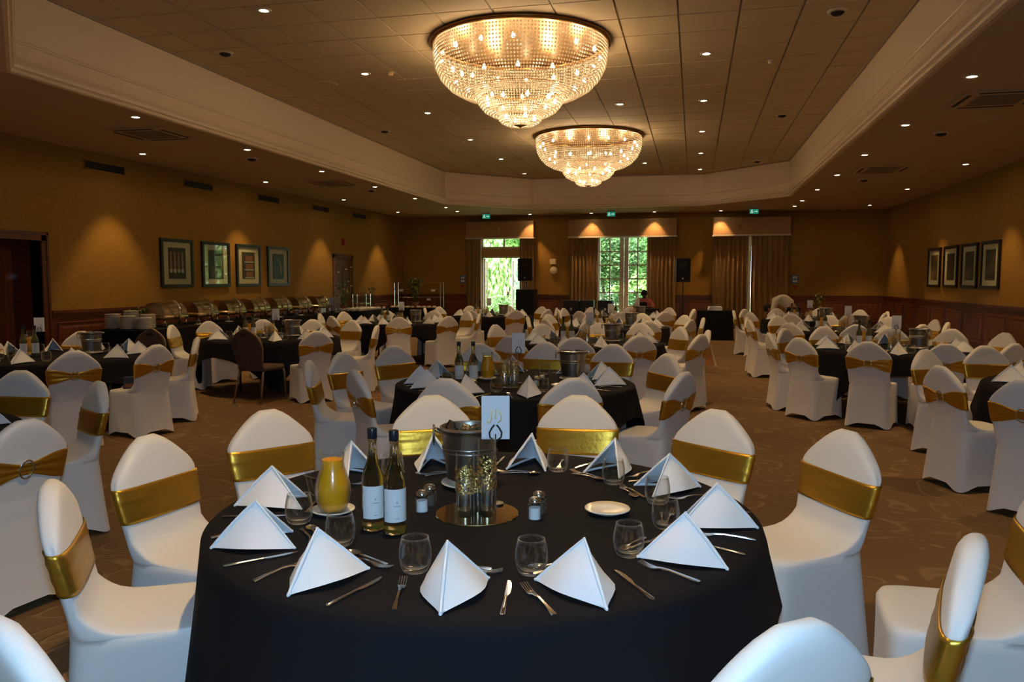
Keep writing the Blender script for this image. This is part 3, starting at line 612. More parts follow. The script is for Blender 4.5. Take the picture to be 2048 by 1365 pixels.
# ================================================================== CHAIRS
NP = 48
def chair_w(z):      # half width of the back at height z
    pts = [(.40, .205), (.50, .203), (.60, .213), (.68, .226), (.76, .232), (.80, .232)]
    if z <= pts[0][0]: return pts[0][1]
    for (a, b), (c, d) in zip(pts, pts[1:]):
        if z <= c: return b + (d-b)*(z-a)/(c-a)
    return pts[-1][1]
def chair_yc(z): return -.195 - (z-.47)*.215 if z > .47 else -.195
def sup(a, n):
    c, s = cos(a), sin(a); return (abs(c)**(2/n))*(1 if c >= 0 else -1), (abs(s)**(2/n))*(1 if s >= 0 else -1)
def crown(u): return .765 + .185*(.50*sqrt(max(0, 1-min(1, abs(u))**3.0)) + .50*(.5+.5*cos(pi*min(1, abs(u))))**.9)
def chair_cover(seed=0, soft=1.0):
    rnd = random.Random(seed); rings = []
    def skirt(t):       # t 0 hem .. 1 seat edge
        r = []
        for i in range(NP):
            a = 2*pi*(i+.5)/NP; ex, ey = sup(a, 5.5)
            corner = abs(sin(2*a)); mid = (1-corner)
            hw = .238 - .022*t if ey > 0 else .245 - .03*t
            y0, y1 = -.285 + .045*t, .232 - .012*t
            yc, yr = (y0+y1)/2, (y1-y0)/2
            pull = 1 - .10*mid*sin(pi*min(1, t*1.05))*.6 - .045*mid*(1-t)
            z0 = .008 + .055*mid**1.3
            r.append((ex*hw*(pull if abs(ex) > abs(ey) else 1), yc + ey*yr*(pull if abs(ey) >= abs(ex) else 1), z0 + (.452-z0)*t))
        return r
    for t in (0, .06, .2, .4, .6, .8, .94, 1.0): rings.append(skirt(t))
    edge = rings[-1]
    base = []
    zb = .555
    for i in range(NP):
        a = 2*pi*(i+.5)/NP; ex, ey = sup(a, 3.2); base.append((ex*chair_w(zb), chair_yc(zb) + ey*.034, zb))
    top_edge = [(x*.975, (-.005 + y*.97) if y > -.1 else y-.002, .470) for x, y, z in edge]
    rings.append(top_edge)
    for s in (.12, .3, .5, .66, .78, .87, .94, 1.0):
        r = []
        for i in range(NP):
            a = 2*pi*(i+.5)/NP; e = top_edge[i]; b = base[i]; f = max(0, sin(a))
            k = s
            tr = min(1, max(0, e[1]-b[1])/.14); zz = .470 + .012*sin(pi*min(1, s*1.3))*f + (zb-.470)*(s**(1.1 + 4.0*tr))
            r.append((e[0] + (b[0]-e[0])*k, e[1] + (b[1]-e[1])*k, zz))
        rings.append(r)
    for t in (.12, .3, .5, .68, .82, .92, .96, .985, .996, 1.0):
        r = []
        for i in range(NP):
            a = 2*pi*(i+.5)/NP; ex, ey = sup(a, 3.2)
            zt = crown(ex); z = zb + (zt-zb)*t; ws = chair_w(zb + (.765-zb)*t)
            th = .034 if t < .9 else .034*sqrt(max(0, 1-((t-.9)/.1)**2)) if t < 1 else 0.0
            shr = 1 if t < .9 else 1 - .035*((t-.9)/.1)**2
            r.append((ex*ws*shr, chair_yc(z) + ey*th, z))
        rings.append(r)
    mb = MB().loft(rings, False, False)
    return mb
def sash_mesh(pleat, seed):
    rnd = random.Random(seed); rows = 11; rings = []
    tilt = rnd.uniform(-.008, .008)
    for k in range(rows):
        t = k/(rows-1); r = []
        for i in range(NP*2):
            a = 2*pi*(i+.5)/(NP*2); ex, ey = sup(a, 3.2)
            back = max(0, -sin(a))
            nar = 1 - .62*(max(0, back)**1.5)*math.exp(-(ex/.55)**2)
            zc = .690 + tilt*ex + (.012*back); hh = .071*nar
            z = zc - hh + 2*hh*t
            wob = (pleat*.9*sin(t*rows*1.9 + 1.2*sin(ex*3+seed)) + pleat*.5*sin(t*17+ex*5)) if ey > 0 else (.006*sin(t*17 + 2.5*ex)*max(0, 1-abs(ex)**3))
            off = .0055 + max(-.004, wob*(1 if .05 < t < .95 else .2))
            if ey > 0 and pleat < .002: off += .004*math.exp(-((t-.80+.10*ex)/.05)**2)
            r.append((ex*(chair_w(z)+off), chair_yc(z) + ey*(.034+off) , z))
        rings.append(r)
    inner = [(x*.985, chair_yc(z) + (y-chair_yc(z))*.9, z) for x, y, z in rings[-1]]
    inner0 = [(x*.985, chair_yc(z) + (y-chair_yc(z))*.9, z) for x, y, z in rings[0]]
    return MB().loft([inner0] + rings + [inner])
cov = [chair_cover(0).mesh('chair_cover', M_SPAN, True)]
import bmesh
_b = bmesh.new(); _b.from_mesh(cov[0]); bmesh.ops.remove_doubles(_b, verts=_b.verts, dist=2e-4); bmesh.ops.recalc_face_normals(_b, faces=_b.faces); _b.to_mesh(cov[0]); _b.free()
for _p in cov[0].polygons: _p.use_smooth = True
sashes = [sash_mesh(p, i).mesh('sash', M_SASH, True) for i, p in enumerate((.0008, .0012, .0045, .006))]
bk = MB().tube([(.036*cos(2*pi*i/20), 0, .046*sin(2*pi*i/20)) for i in range(20)], .0055, 8, True).xf(Matrix.Translation((0, chair_yc(.70)-.044, .702)) @ Matrix.Rotation(R(12), 4, 'X'))
buckle = bk.mesh('buckle', M_CHROME, True)
def chair_proto(k): return [('chair_cover', cov[0], []), ('sash', sashes[k], [('buckle', buckle)])]

# ================================================================== TABLES
TABLES = {   # centre x, y, phrase used in labels, cloth turn, centrepiece offset
    'T1': (-.73, 2.73, 'the large near table', 80),
    'T2': (-1.42, 6.25, 'the table right behind the near one', 72),
    'T3': (-1.35, 10.5, 'the third table of the middle row', 20),
    'T4': (-1.38, 14.1, 'the fourth table of the middle row', 50),
    'T5': (-1.45, 17.7, 'the last table of the middle row', 10),
    'T6': (-6.0, 10.35, 'the table by the chafing dishes', 75),
    'T7': (-6.8, 7.3, 'the left table near the dark doors', 60),
    'T8': (-5.6, 14.5, 'the table before the cake table', 30),
    'T9': (-4.65, 17.9, 'the table nearest the open garden door', 45),
    'T10': (2.35, 10.3, 'the nearest full table on the right', 85),
    'T11': (2.4, 13.95, 'the second full table on the right', 15),
    'T12': (2.4, 17.6, 'the right table by the stooping waiter', 40),
    'T14': (3.3, 7.0, 'the table cut by the right edge', 55),
    'T15': (-4.55, 3.15, 'the table cut by the left edge', 35),
}
HOURS = ['twelve', 'one', 'two', 'three', 'four', 'five', 'six', 'seven', 'eight', 'nine', 'ten', 'eleven']
USED = set()
def clock(key, x, y, what):
    cx, cy = TABLES[key][:2]; v = Vector((cx, cy)).normalized(); r = Vector((v.y, -v.x)); d = Vector((x-cx, y-cy))
    h = (atan2(d.dot(r), d.dot(v)) / (2*pi) * 12) % 12
    cand = [(round(h) % 12, "%s o'clock"), (int(h) % 12, 'half past %s'), ((round(h)+1) % 12, "%s o'clock"), ((round(h)-1) % 12, "%s o'clock"), ((int(h)+1) % 12, 'half past %s'), ((int(h)-1) % 12, 'half past %s')]
    for k, f in cand:
        s = f % HOURS[k]
        if (key, what, s) not in USED: USED.add((key, what, s)); return s
    return "%s o'clock" % HOURS[round(h) % 12]
RT = .97
def cloth_mesh(turn, seed):
    rnd = random.Random(seed); n = 144; half = 1.19; zt = .76; rings = []
    ph = rnd.uniform(0, 6)
    def drop(a):
        b = (a - R(turn)) % (pi/2) - pi/4       # 0 at a corner
        e = half / max(abs(cos(a-R(turn))), abs(sin(a-R(turn))))
        return min(e, half*1.36) - RT, b
    for rr in (.0001, .3, .6, .8, .9): rings.append([(rr*cos(2*pi*i/n), rr*sin(2*pi*i/n), zt) for i in range(n)])
    rings.append([((RT-.012)*cos(2*pi*i/n), (RT-.005)*sin(2*pi*i/n), zt-.001) for i in range(n)])
    rings.append([((RT+.006)*cos(2*pi*i/n), (RT+.006)*sin(2*pi*i/n), zt-.010) for i in range(n)])
    for t in (.1, .25, .4, .55, .7, .85, 1):
        r = []
        for i in range(n):
            a = 2*pi*i/n; d, b = drop(a)
            corner = math.exp(-(b/.16)**2)
            fold = .020*sin(b*15)*math.exp(-(b/.4)**2)*1.4 + .012*sin(9*a+ph) + .006*sin(21*a+2*ph)
            out = RT + .010 + t*(.058 - .035*corner + fold*1.2)
            r.append((out*cos(a), out*sin(a), zt - .012 - (d-.02)*t))
        rings.append(r)
    return MB().loft(rings, True, False)
ttop = MB().lathe([(.95, 0), (.965, .01), (.965, .03), (.95, .035)], 48, (0, 0, .722)).mesh('table_top', M_WOODL, True)
tleg = MB().tube([(0, 0, 0), (0, 0, .722)], .016, 8).mesh('leg', M_DARKM, True)
clothes = {}
for i, (k, T) in enumerate(TABLES.items()):
    e = empty('banquet_table', 'round banquet table under the black cloth, %s' % T[2], 'table', (T[0], T[1], 0), 0, 'round banquet tables')
    ob('table_top', ttop, e)
    for a in range(4): ob('leg', tleg, e, (.45*cos(a*pi/2+.7), .45*sin(a*pi/2+.7), 0))
    one('tablecloth', cloth_mesh(T[3], i).mesh('tablecloth', M_BLACK, True, 60), 'black cloth draped over %s' % T[2], 'tablecloth', (T[0], T[1], 0), 0, 'black round tablecloths')

# chairs by the point of their crown (measured) or by ring angle
PEAK = {
    'T1': [(-2.04, 2.11), (-2.25, 2.85), (-2.1, 3.56), (-1.45, 4.23), (-.63, 4.42), (.13, 4.08), (.67, 3.64), (1.17, 2.84), (.72, 2.18), (.21, 1.55), (-1.33, 1.22)],
    'T2': [(-2.93, 7.37), (-2.15, 7.81), (-1.52, 8.16), (-.79, 8.06), (-.21, 7.11), (-.05, 5.72), (-3.12, 6.59), (-3.05, 5.82), (-2.42, 5.31), (-1.61, 4.98), (-.78, 5.2)],
    'T3': [(-2.1, 8.95), (-1.31, 8.88), (-.61, 9.38), (.1, 9.75), (.2, 10.6), (-.16, 11.3), (-.77, 12.1), (-1.41, 12.05), (-2.22, 11.6), (-2.85, 11.2)],
    'T6': [(-4.74, 9.3), (-4.46, 10.62), (-5.45, 11.95), (-6.19, 12.0), (-7.0, 11.8), (-7.55, 11.1), (-7.45, 10.05)],
    'T7': [(-5.61, 6.17), (-5.32, 6.94), (-5.55, 7.95), (-7.65, 8.55), (-6.75, 5.75), (-8.3, 7.7), (-8.1, 6.5)],
    'T10': [(1.18, 9.45), (1.82, 8.98), (2.54, 8.85), (3.25, 9.06), (.92, 10.2), (1.2, 11.2), (1.79, 11.8), (2.7, 11.85), (3.4, 11.6), (3.8, 10.9)],
    'T14': [(1.85, 6.57), (2.85, 8.7), (2.14, 8.1), (2.12, 5.75), (3.7, 8.6)],
    'T15': [(-4.77, 4.73), (-3.75, 4.33), (-3.06, 3.05), (-3.45, 2.1)],
}
RING = {'T4': (0, 38, 75, 112, 150, 190, 228, 262, 296, 330), 'T5': (20, 55, 92, 128, 165, 200, 235, 270, 305, 340),
        'T8': (10, 48, 84, 122, 160, 198, 238, 290, 325), 'T9': (15, 50, 88, 125, 160, 195, 232, 268, 305, 340),
        'T11': (12, 50, 88, 125, 160, 196, 232, 268, 306, 340), 'T12': (5, 40, 75, 110, 145, 180, 215, 250, 290, 325)}
rc = random.Random(3)
TURN = {('T1', 0): 9, ('T1', 8): 4, ('T1', 7): -8}
STYLE = {'T1': (0, 0, 0, 1, 1, 0, 0, 0, 0, 0, 0)}
for key, T in TABLES.items():
    cx, cy, ph = T[:3]; spots = []
    for p in PEAK.get(key, []): spots.append((p[0], p[1]))
    for a in RING.get(key, []): spots.append((cx + 1.56*cos(R(a)), cy + 1.56*sin(R(a))))
    for i, (px, py) in enumerate(spots):
        d = Vector((cx-px, cy-py)).normalized(); rz = atan2(-d.x, d.y) + R(TURN.get((key, i), rc.uniform(-6, 6) * (1 if key != 'T1' else .3)))
        dd = Vector((-sin(rz), cos(rz))); x, y = px + .298*dd.x, py + .298*dd.y
        k = STYLE[key][i] if key in STYLE else (rc.choice((0, 1)) if key in ('T2', 'T14', 'T15', 'T7') else rc.choice((1, 2, 3, 3)))
        inst('banquet_chair', chair_proto(k), "white gold-sashed chair at %s of %s" % (clock(key, x, y, 'chair'), ph), 'chair', (x, y, 0), rz, 'chairs at %s' % ph)

# bare brown chairs
def brown_chair():
    P = []
    pts = []
    for i in range(41):
        u = -1 + 2*i/40; pts.append((.225*u*(1 if abs(u) < .99 else 1), .73 + .21*sqrt(max(0, 1-abs(u)**2.3)) + .03*math.exp(-(u/.3)**2)))
    out = [(-.17, .45)] + [(-.2, .58)] + pts + [(.2, .58), (.17, .45)]
    def ycc(z): return -.2 - (z-.45)*.2
    mb = MB(); n = len(out); hole = [(.042*cos(2*pi*i/n - pi/2 - pi), .895 + .016*sin(2*pi*i/n - pi/2 - pi)) for i in range(n)]
    f = [(x, ycc(z)+.022, z) for x, z in out]; b = [(x, ycc(z)-.022, z) for x, z in out]
    mb.loft([f, b], True, True)
    P.append(('backrest', mb.mesh('backrest', M_BROWNF), [('hand_hole_shade', MB().lathe([(.03, -.024), (.03, .024)], 20).xf(Matrix.Translation((0, ycc(.9), .9)) @ Matrix.Rotation(R(90), 4, 'X') @ Matrix.Scale(1.7, 4, (1, 0, 0)) @ Matrix.Scale(.6, 4, (0, 1, 0))).mesh('hand_hole_shade', M_UNLIT))]))  # near-black oval plug stands in for the shaded hand hole
    P.append(('back_frame', MB().tube([(x*1.03, ycc(z), z) for x, z in out], .013, 8).mesh('back_frame', M_BRASSP, True), []))
    P.append(('seat', MB().bevbox(-.215, .215, -.22, .23, .42, .485, .025).mesh('seat', M_BROWNF, True, 40), []))
    for sx in (-1, 1):
        P.append(('leg', MB().tube([(sx*.19, .2, .43), (sx*.2, .215, .38), (sx*.205, .235, 0)], [.016, .015, .012], 8).mesh('leg', M_BRASSP, True), []))
        P.append(('leg', MB().tube([(sx*.17, -.15, .43), (sx*.185, -.2, .40), (sx*.2, -.235, .25), (sx*.215, -.29, 0)], [.016, .016, .015, .012], 8).mesh('leg', M_BRASSP, True), []))
    return P
bp = brown_chair()
for (px, py), key, lb in (((-5.58, 8.98), 'T6', 'bare brown padded chair with metal legs, back to viewer, by the chafing dishes table'), ((-6.75, 8.72), 'T7', 'bare brown padded chair behind the left table near the dark doors')):
    cx, cy = TABLES[key][:2]; d = Vector((cx-px, cy-py)).normalized(); rz = atan2(-d.x, d.y)
    if key == 'T6': rz = R(-8)
    inst('stacking_chair', bp, lb, 'chair', (px - .298*sin(rz), py + .298*cos(rz), 0), rz, 'bare brown chairs')

# ================================================================== TABLEWARE PROTOTYPES
# napkin folded to a tent: apex A, spine foot S outward (+y), open towards -y
def napkin(seed):
    rnd = random.Random(seed); mb = MB()
    A = Vector((rnd.uniform(-.008, .008), .0, .145)); Sx = Vector((0, .135, .004)); L = Vector((-.088, -.115, .003)); Rr = Vector((.088, -.115, .003))
    n = 8
    for (P, side) in ((L, -1), (Rr, 1)):
        for layer in range(2):
            off = layer*.006; V = []; idx = {}
            nrm = (Sx-A).cross(P-A).normalized()
            if nrm.z < 0: nrm = -nrm
            for i in range(n+1):
                for j in range(n+1-i):
                    a, b = i/n, j/n; c = 1-a-b
                    p = A*c + Sx*a + P*b
                    bulge = .020*sin(pi*a)*sin(pi*b)*1.3 + .016*4*a*b - .006*sin(7*c + side)*a*4*b
                    q = p + nrm*(bulge - off)
                    if c < .02: q.z = max(.002, q.z)
                    idx[i, j] = len(V); V.append(q)
            F = []
            for i in range(n):
                for j in range(n-i):
                    F.append((idx[i, j], idx[i+1, j], idx[i, j+1]))
                    if i + j < n-1: F.append((idx[i+1, j], idx[i+1, j+1], idx[i, j+1]))
            if layer == 0: F0, V0 = F, V
            else:
                o = len(V0); rim = [idx[0, j] for j in range(n+1)] + [idx[i, n-i] for i in range(1, n+1)] + [idx[i, 0] for i in range(n-1, 0, -1)]
                FF = F0 + [tuple(q+o for q in f[::-1]) for f in F]; m = len(rim)
                FF += [(rim[k], rim[(k+1) % m], rim[(k+1) % m]+o, rim[k]+o) for k in range(m)]
                mb.add(V0 + V, FF)
    # rolled hem along the lower edges
    for P in (L, Rr):
        mb.tube([Sx + (P-Sx)*t + Vector((0, 0, .003 + .003*sin(pi*t))) for t in (0, .25, .5, .75, 1)], [.004, .005, .005, .005, .004], 8)
        mb.tube([P + (A-P)*t + Vector((0, 0, .001*sin(pi*t))) for t in (0, .25, .5, .75, 1)], [.0035, .0038, .0038, .0038, .0035], 8)
    mb.tube([Sx + (A-Sx)*t + Vector((0, .002, .002))*sin(pi*t) for t in (0, .25, .5, .75, 1)], [.004, .0055, .0055, .005, .0035], 8)
    for P, r in ((A, .0045), (Sx, .005)):
        mb.lathe([(0, -r), (r*.7, -r*.7), (r, 0), (r*.7, r*.7), (0, r)], 8, tuple(P), False, False)
    return mb.mesh('napkin', M_NAP, True, 50)
naps = [napkin(i) for i in range(3)]
# tumbler: rounded bowl, thick base
def tumbler(hi):
    n = 28 if hi else 14
    o = [(.026, 0), (.031, .003), (.038, .018), (.041, .035), (.0405, .055), (.037, .075), (.034, .088)]
    i_ = [(.0325, .0885), (.0355, .075), (.039, .055), (.039, .036), (.035, .02), (.027, .012), (.0, .010)]
    return MB().lathe([(r*1.15, z*1.15) for r, z in [(0, 0)] + o + i_], n, cap0=False, cap1=False).mesh('tumbler', M_THIN, True)
TUM_HI, TUM_LO = tumbler(True), tumbler(False)
# cutlery lies along +y (handle at -y), bottom on z=0
def knife():
    mb = MB(); rings = []
    for y, w, h in ((-.105, .002, .002), (-.10, .0065, .006), (-.06, .006, .006), (.0, .0045, .0045), (.012, .005, .005)):
        rings.append([(w*cos(2*pi*i/8), y, .004 + h*.6*sin(2*pi*i/8)) for i in range(8)])
    mb.loft(rings, True, True)
    out = [(-.0045, .012), (.0045, .012), (.010, .03), (.0115, .07), (.009, .10), (.003, .118), (-.0045, .12)]
    mb.loft([[(x, y, .003) for x, y in out], [(x*.97, y, .005) for x, y in out]], True, True); return mb.mesh('knife', M_SILV, True, 50)
def fork():
    mb = MB(); C = [(-.10, .0075, .003), (-.09, .008, .004), (-.05, .0045, .007), (.0, .0035, .010), (.03, .006, .008), (.045, .011, .004), (.06, .0125, .003)]
    mb.loft([[(-w, y, z), (w, y, z), (w*.8, y, z+.003), (-w*.8, y, z+.003)] for y, w, z in C], True, True)
    for k in range(4):
        x = -.0098 + .0065*k
        mb.loft([[(x-.002, y, z), (x+.002, y, z), (x+.0017, y, z+.0025), (x-.0017, y, z+.0025)] for y, z in ((.058, .003), (.08, .005), (.105, .011))], True, True)
    return mb.mesh('fork', M_SILV, True, 50)
def spoon():
    mb = MB(); C = [(-.09, .007, .003), (-.08, .0075, .004), (-.04, .004, .007), (.01, .003, .010), (.03, .004, .008)]
    mb.loft([[(-w, y, z), (w, y, z), (w*.8, y, z+.003), (-w*.8, y, z+.003)] for y, w, z in C], True, True)
    rings = []
    for rr in (.05, .4, .7, .9, 1.0): rings.append([(.018*rr*cos(2*pi*i/16), .055 + .028*rr*sin(2*pi*i/16), .002 + .009*rr*rr) for i in range(16)])
    rings2 = [[(x, y, z+.0018) for x, y, z in r] for r in rings[::-1]]
    mb.loft(rings + rings2, True, True); return mb.mesh('spoon', M_SILV, True, 60)
KNIFE, FORK, SPOON = knife(), fork(), spoon()
# wine bottle
M_WINE = mat('pale_wine', (.55, .50, .10), .08, trans=.7, ior=1.34); M_BOTG = mat('bottle_glass', (.80, .82, .66), .03, trans=1, ior=1.45); M_BOTL = mat('bottle_far', (.10, .10, .045), .08, coat=.5)
bprof = [(.0, .003), (.030, 0), (.037, .004), (.0375, .02), (.0375, .165), (.036, .185), (.028, .212), (.019, .235), (.0145, .26), (.0135, .30), (.0155, .305), (.0155, .32), (.0, .32)]
b_in = [(.0, .012), (.034, .012), (.035, .02), (.035, .165), (.0335, .183), (.026, .209), (.017, .232), (.0125, .26), (.0115, .30), (.0, .30)]
BOT_GL = MB().lathe(bprof, 28, cap0=False, cap1=False).mesh('bottle_glass', M_BOTG, True, 60)
BOT_LIQ = MB().lathe([(.0, .010), (.033, .010), (.0345, .014), (.0345, .020), (.0, .022)], 24, cap0=False, cap1=False).mesh('wine', mat('wine_base', (.42, .36, .06), .1, spec=.8), True, 50)
BOT_FAR = MB().lathe(bprof, 14, cap0=False, cap1=False).mesh('bottle_glass', M_BOTL, True, 60)
BOT_CAP = MB().lathe([(.0, .345), (.0155, .345), (.0165, .342), (.0165, .312), (.0155, .31)], 16, cap0=False, cap1=False).mesh('cap', mat('cap_black', (.012, .014, .022), .3), True, 50)
def arc_label(r, z0, z1, half, m, name='label'):
    mb = MB(); n = 14
    for rr, fl in ((r, 1),): mb.loft([[(rr*sin(-half+2*half*i/n), -rr*cos(-half+2*half*i/n), z) for i in range(n+1)] for z in (z0, z1)], close=False)
    return mb.mesh(name, m, True)
BOT_LAB = arc_label(.0381, .045, .155, 1.25, M_LABEL)
BOT_PRN = MB().add([(x*sin(0)+dx, -.0386, z) for dx, z, x in ((-.012, .098, 0), (.012, .098, 0), (.012, .101, 0), (-.012, .101, 0))], [(0, 1, 2, 3)]).add([(-.004, -.0386, .108), (.004, -.0386, .108), (.0, -.0386, .118)], [(0, 1, 2)]).add([(-.006, -.0386, .056), (.006, -.0386, .056), (.006, -.0386, .059), (-.006, -.0386, .059)], [(0, 1, 2, 3)]).mesh('print', mat('label_print', (.45, .45, .48), .6))
BOTTLE = [('bottle_glass', BOT_GL, []), ('wine', BOT_LIQ, []), ('cap', BOT_CAP, []), ('label', BOT_LAB, [('print', BOT_PRN)])]
BOTTLE_F = [('bottle_glass', BOT_FAR, []), ('cap', BOT_CAP, []), ('label', BOT_LAB, [])]
# juice jug
jp = [(.0, .0), (.040, 0), (.046, .004), (.058, .035), (.064, .07), (.062, .10), (.052, .135), (.042, .165), (.0405, .185), (.044, .215), (.048, .225)]
JUG_GL = MB().lathe(jp + [(.046, .225), (.042, .214), (.0385, .185), (.040, .165), (.050, .135), (.060, .10), (.062, .07), (.056, .035), (.044, .008), (.0, .006)], 28, cap0=False, cap1=False).mesh('jug_glass', M_THIN, True)
JUG_J = MB().lathe([(.0, .009), (.042, .009), (.054, .035), (.060, .07), (.058, .10), (.048, .135), (.039, .163), (.0375, .185), (.037, .19), (.0, .19)], 28, cap0=False, cap1=False).mesh('juice', M_JUICE, True, 50)
JUG_H = MB().tube([(-.042, 0, .19), (-.065, 0, .195), (-.085, 0, .17), (-.088, 0, .13), (-.078, 0, .08), (-.064, 0, .06)], [.006, .008, .009, .009, .008, .006], 10).mesh('handle', M_THIN, True)
JUG = [('jug_glass', JUG_GL, []), ('juice', JUG_J, []), ('handle', JUG_H, [])]
def plate_me(r, name='plate'):
    return MB().lathe([(.0, .002), (r*.55, .0), (r*.62, .004), (r*.96, .015), (r, .018), (r*.985, .021), (r*.62, .010), (r*.55, .007), (.0, .008)], 36, cap0=False, cap1=False).mesh(name, M_CHINA, True)
SAUCER, SIDE_P, DINNER = plate_me(.078, 'saucer'), plate_me(.082, 'side_plate'), plate_me(.125, 'dinner_plate')
UNDER = plate_me(.115, 'under_plate')
# ice bucket
BK = [('body', MB().lathe([(.0, .004), (.072, .0), (.078, .006), (.080, .03), (.097, .185), (.100, .20), (.104, .203), (.104, .21), (.098, .212), (.094, .205), (.077, .03), (.0, .014)], 40, cap0=False, cap1=False).mesh('body', M_STEEL, True, 50), []),
      ('band', MB().lathe([(.0925, .132), (.0955, .134), (.0962, .138), (.0935, .141)], 40, cap0=False, cap1=False).mesh('band', M_STEEL, True), []),
      ('band', MB().lathe([(.0905, .117), (.0935, .119), (.0942, .123), (.0917, .126)], 40, cap0=False, cap1=False).mesh('band', M_STEEL, True), []),
      ('ear', MB().tube([(.1, -.02, .19), (.118, -.02, .2), (.118, .02, .2), (.1, .02, .19)], .005, 6).mesh('ear', M_STEEL, True), []),
      ('ear', MB().tube([(-.1, -.02, .19), (-.118, -.02, .2), (-.118, .02, .2), (-.1, .02, .19)], .005, 6).mesh('ear', M_STEEL, True), []),
      ('ring_handle', MB().tube([(-.125, .03*cos(a*pi/8), .185+.03*sin(a*pi/8)) for a in range(16)], .004, 6, True).mesh('ring_handle', M_STEEL, True), [])]
ICE = MB()
ri = random.Random(5)
for _ in range(16):
    a, r = ri.uniform(0, 6.28), ri.uniform(0, .065); c = Vector((r*cos(a), r*sin(a), ri.uniform(.16, .195))); m = Matrix.Translation(c) @ Matrix.Rotation(ri.uniform(0, 3), 4, (1, ri.random(), ri.random()))
    q = MB().bevbox(-.016, .016, -.016, .016, -.014, .014, .004).xf(m); ICE.add(q.v, q.f)
ICE_ME = ICE.mesh('ice', M_GLASS)
BUCKET = BK + [('ice', ICE_ME, [])]
for q in BUCKET: q[1].transform(Matrix.Scale(1.14, 4))
TONGS = MB().tube([(-.02, 0, 0), (.02, .004, .10), (.03, .006, .14), (.02, .012, .155), (-.005, .012, .14), (-.04, .010, .02)], .0045, 6).mesh('ice_tongs', M_DARKM, True)
# mirrored vases with gold flecks
def flecks(r, z0, z1, n, seed):
    rnd = random.Random(seed); mb = MB()
    for _ in range(n):
        a = rnd.uniform(0, 2*pi); z = z0 + (z1-z0)*rnd.random()**1.0; s = rnd.uniform(.003, .0062); c = Vector((cos(a)*r, sin(a)*r, z)); t = Vector((-sin(a), cos(a), 0)); nn = Vector((cos(a), sin(a), 0))
        pr = [(s*cos(k*pi/3), s*sin(k*pi/3)) for k in range(6)]
        mb.add([c + t*x + Vector((0, 0, y)) - nn*.0005 for x, y in pr] + [c + nn*s*.7], [(k, (k+1) % 6, 6) for k in range(6)])
    return mb
def vase(h, seed):
    r = .033
    return [('glass', MB().lathe([(.0, 0), (r, 0), (r, h), (r-.002, h), (r-.002, .01), (.0, .01)], 28, cap0=False, cap1=False).mesh('glass', M_THIN, True, 50), []),
            ('silvering', MB().lathe([(.0, .012), (r-.003, .012), (r-.003, h*.48), (r-.006, h*.52), (.0, h*.52)], 24, cap0=False, cap1=False).mesh('silvering', M_MERC, True, 50), []),
            ('gold_flecks', flecks(r+.0005, h*.34, h*.76, 260, seed).mesh('gold_flecks', M_GOLDF, True), [])]
VASES = [vase(.215, 1), vase(.265, 2), vase(.17, 3)]
MIRROR = MB().lathe([(.0, 0), (.148, 0), (.150, .002), (.148, .005), (.0, .005)], 56, cap0=False, cap1=False).mesh('mirror', M_MIRROR, True, 40)
# salt and pepper
def shaker(c, nm):
    return [('jar', MB().lathe([(.0, 0), (.016, 0), (.019, .004), (.017, .010), (.020, .015), (.0175, .021), (.020, .027), (.0175, .033), (.019, .039), (.016, .044), (.0, .044)], 20, cap0=False, cap1=False).mesh('jar', M_THIN, True), []),
            ('filling', MB().lathe([(.0, .002), (.0155, .003), (.0155, .034), (.0, .034)], 16, cap0=False, cap1=False).mesh('filling', mat(nm, c, .8), True, 50), []),
            ('cap', MB().lathe([(.0165, .043), (.0175, .046), (.016, .058), (.010, .062), (.0, .0625)], 20, cap1=False).mesh('cap', M_CHROME, True, 50), [])]
SALT, PEPPER = shaker((.85, .85, .85), 'salt'), shaker((.12, .09, .07), 'pepper')
for q in SALT + PEPPER: q[1].transform(Matrix.Scale(1.3, 4))
# table number card in a heart shaped wire holder; local base is at z=0
def card_proto(ink):
    wire = MB().lathe([(.0, 0), (.03, 0), (.03, .006), (.0, .008)], 20, cap0=False, cap1=False).tube([(0, 0, .005), (0, 0, .265)], .0028, 6)
    heart = MB().tube([(-.004, -.003, .235), (-.012, -.003, .225), (-.021, -.003, .208), (-.019, -.003, .192), (0, -.003, .178), (.019, -.003, .192), (.021, -.003, .208), (.012, -.003, .225), (.004, -.003, .235)], .0032, 8)
    card = MB().box(-.048, .048, -.001, .001, .185, .335)
    def st(pts, r=.0022): return [(x, -.0022, z) for x, z in pts]
    num = MB().tube(st([(-.012, .290), (-.013, .262), (-.016, .246), (-.023, .240), (-.028, .246), (-.024, .254)]), .0021, 6).tube(st([(.002, .290), (.001, .270), (-.001, .256)]), .0021, 6).tube(st([(.012, .282), (.019, .268), (.018, .250), (.008, .243)]), .0021, 6)
    up_ = Matrix.Translation((0, 0, .062)) @ Matrix.Translation((0, 0, .2)) @ Matrix.Scale(1.08, 4) @ Matrix.Translation((0, 0, -.2))
    for q in (heart, card, num): q.xf(up_)
    return [('stand', wire.mesh('stand', M_DARKM, True, 50), []), ('clip', heart.mesh('clip', M_DARKM, True), []), ('card', card.mesh('card', M_CARD), [('number', num.mesh('number', ink, True))])]
CARD, CARD_S = card_proto(M_INK), card_proto(M_SINK)

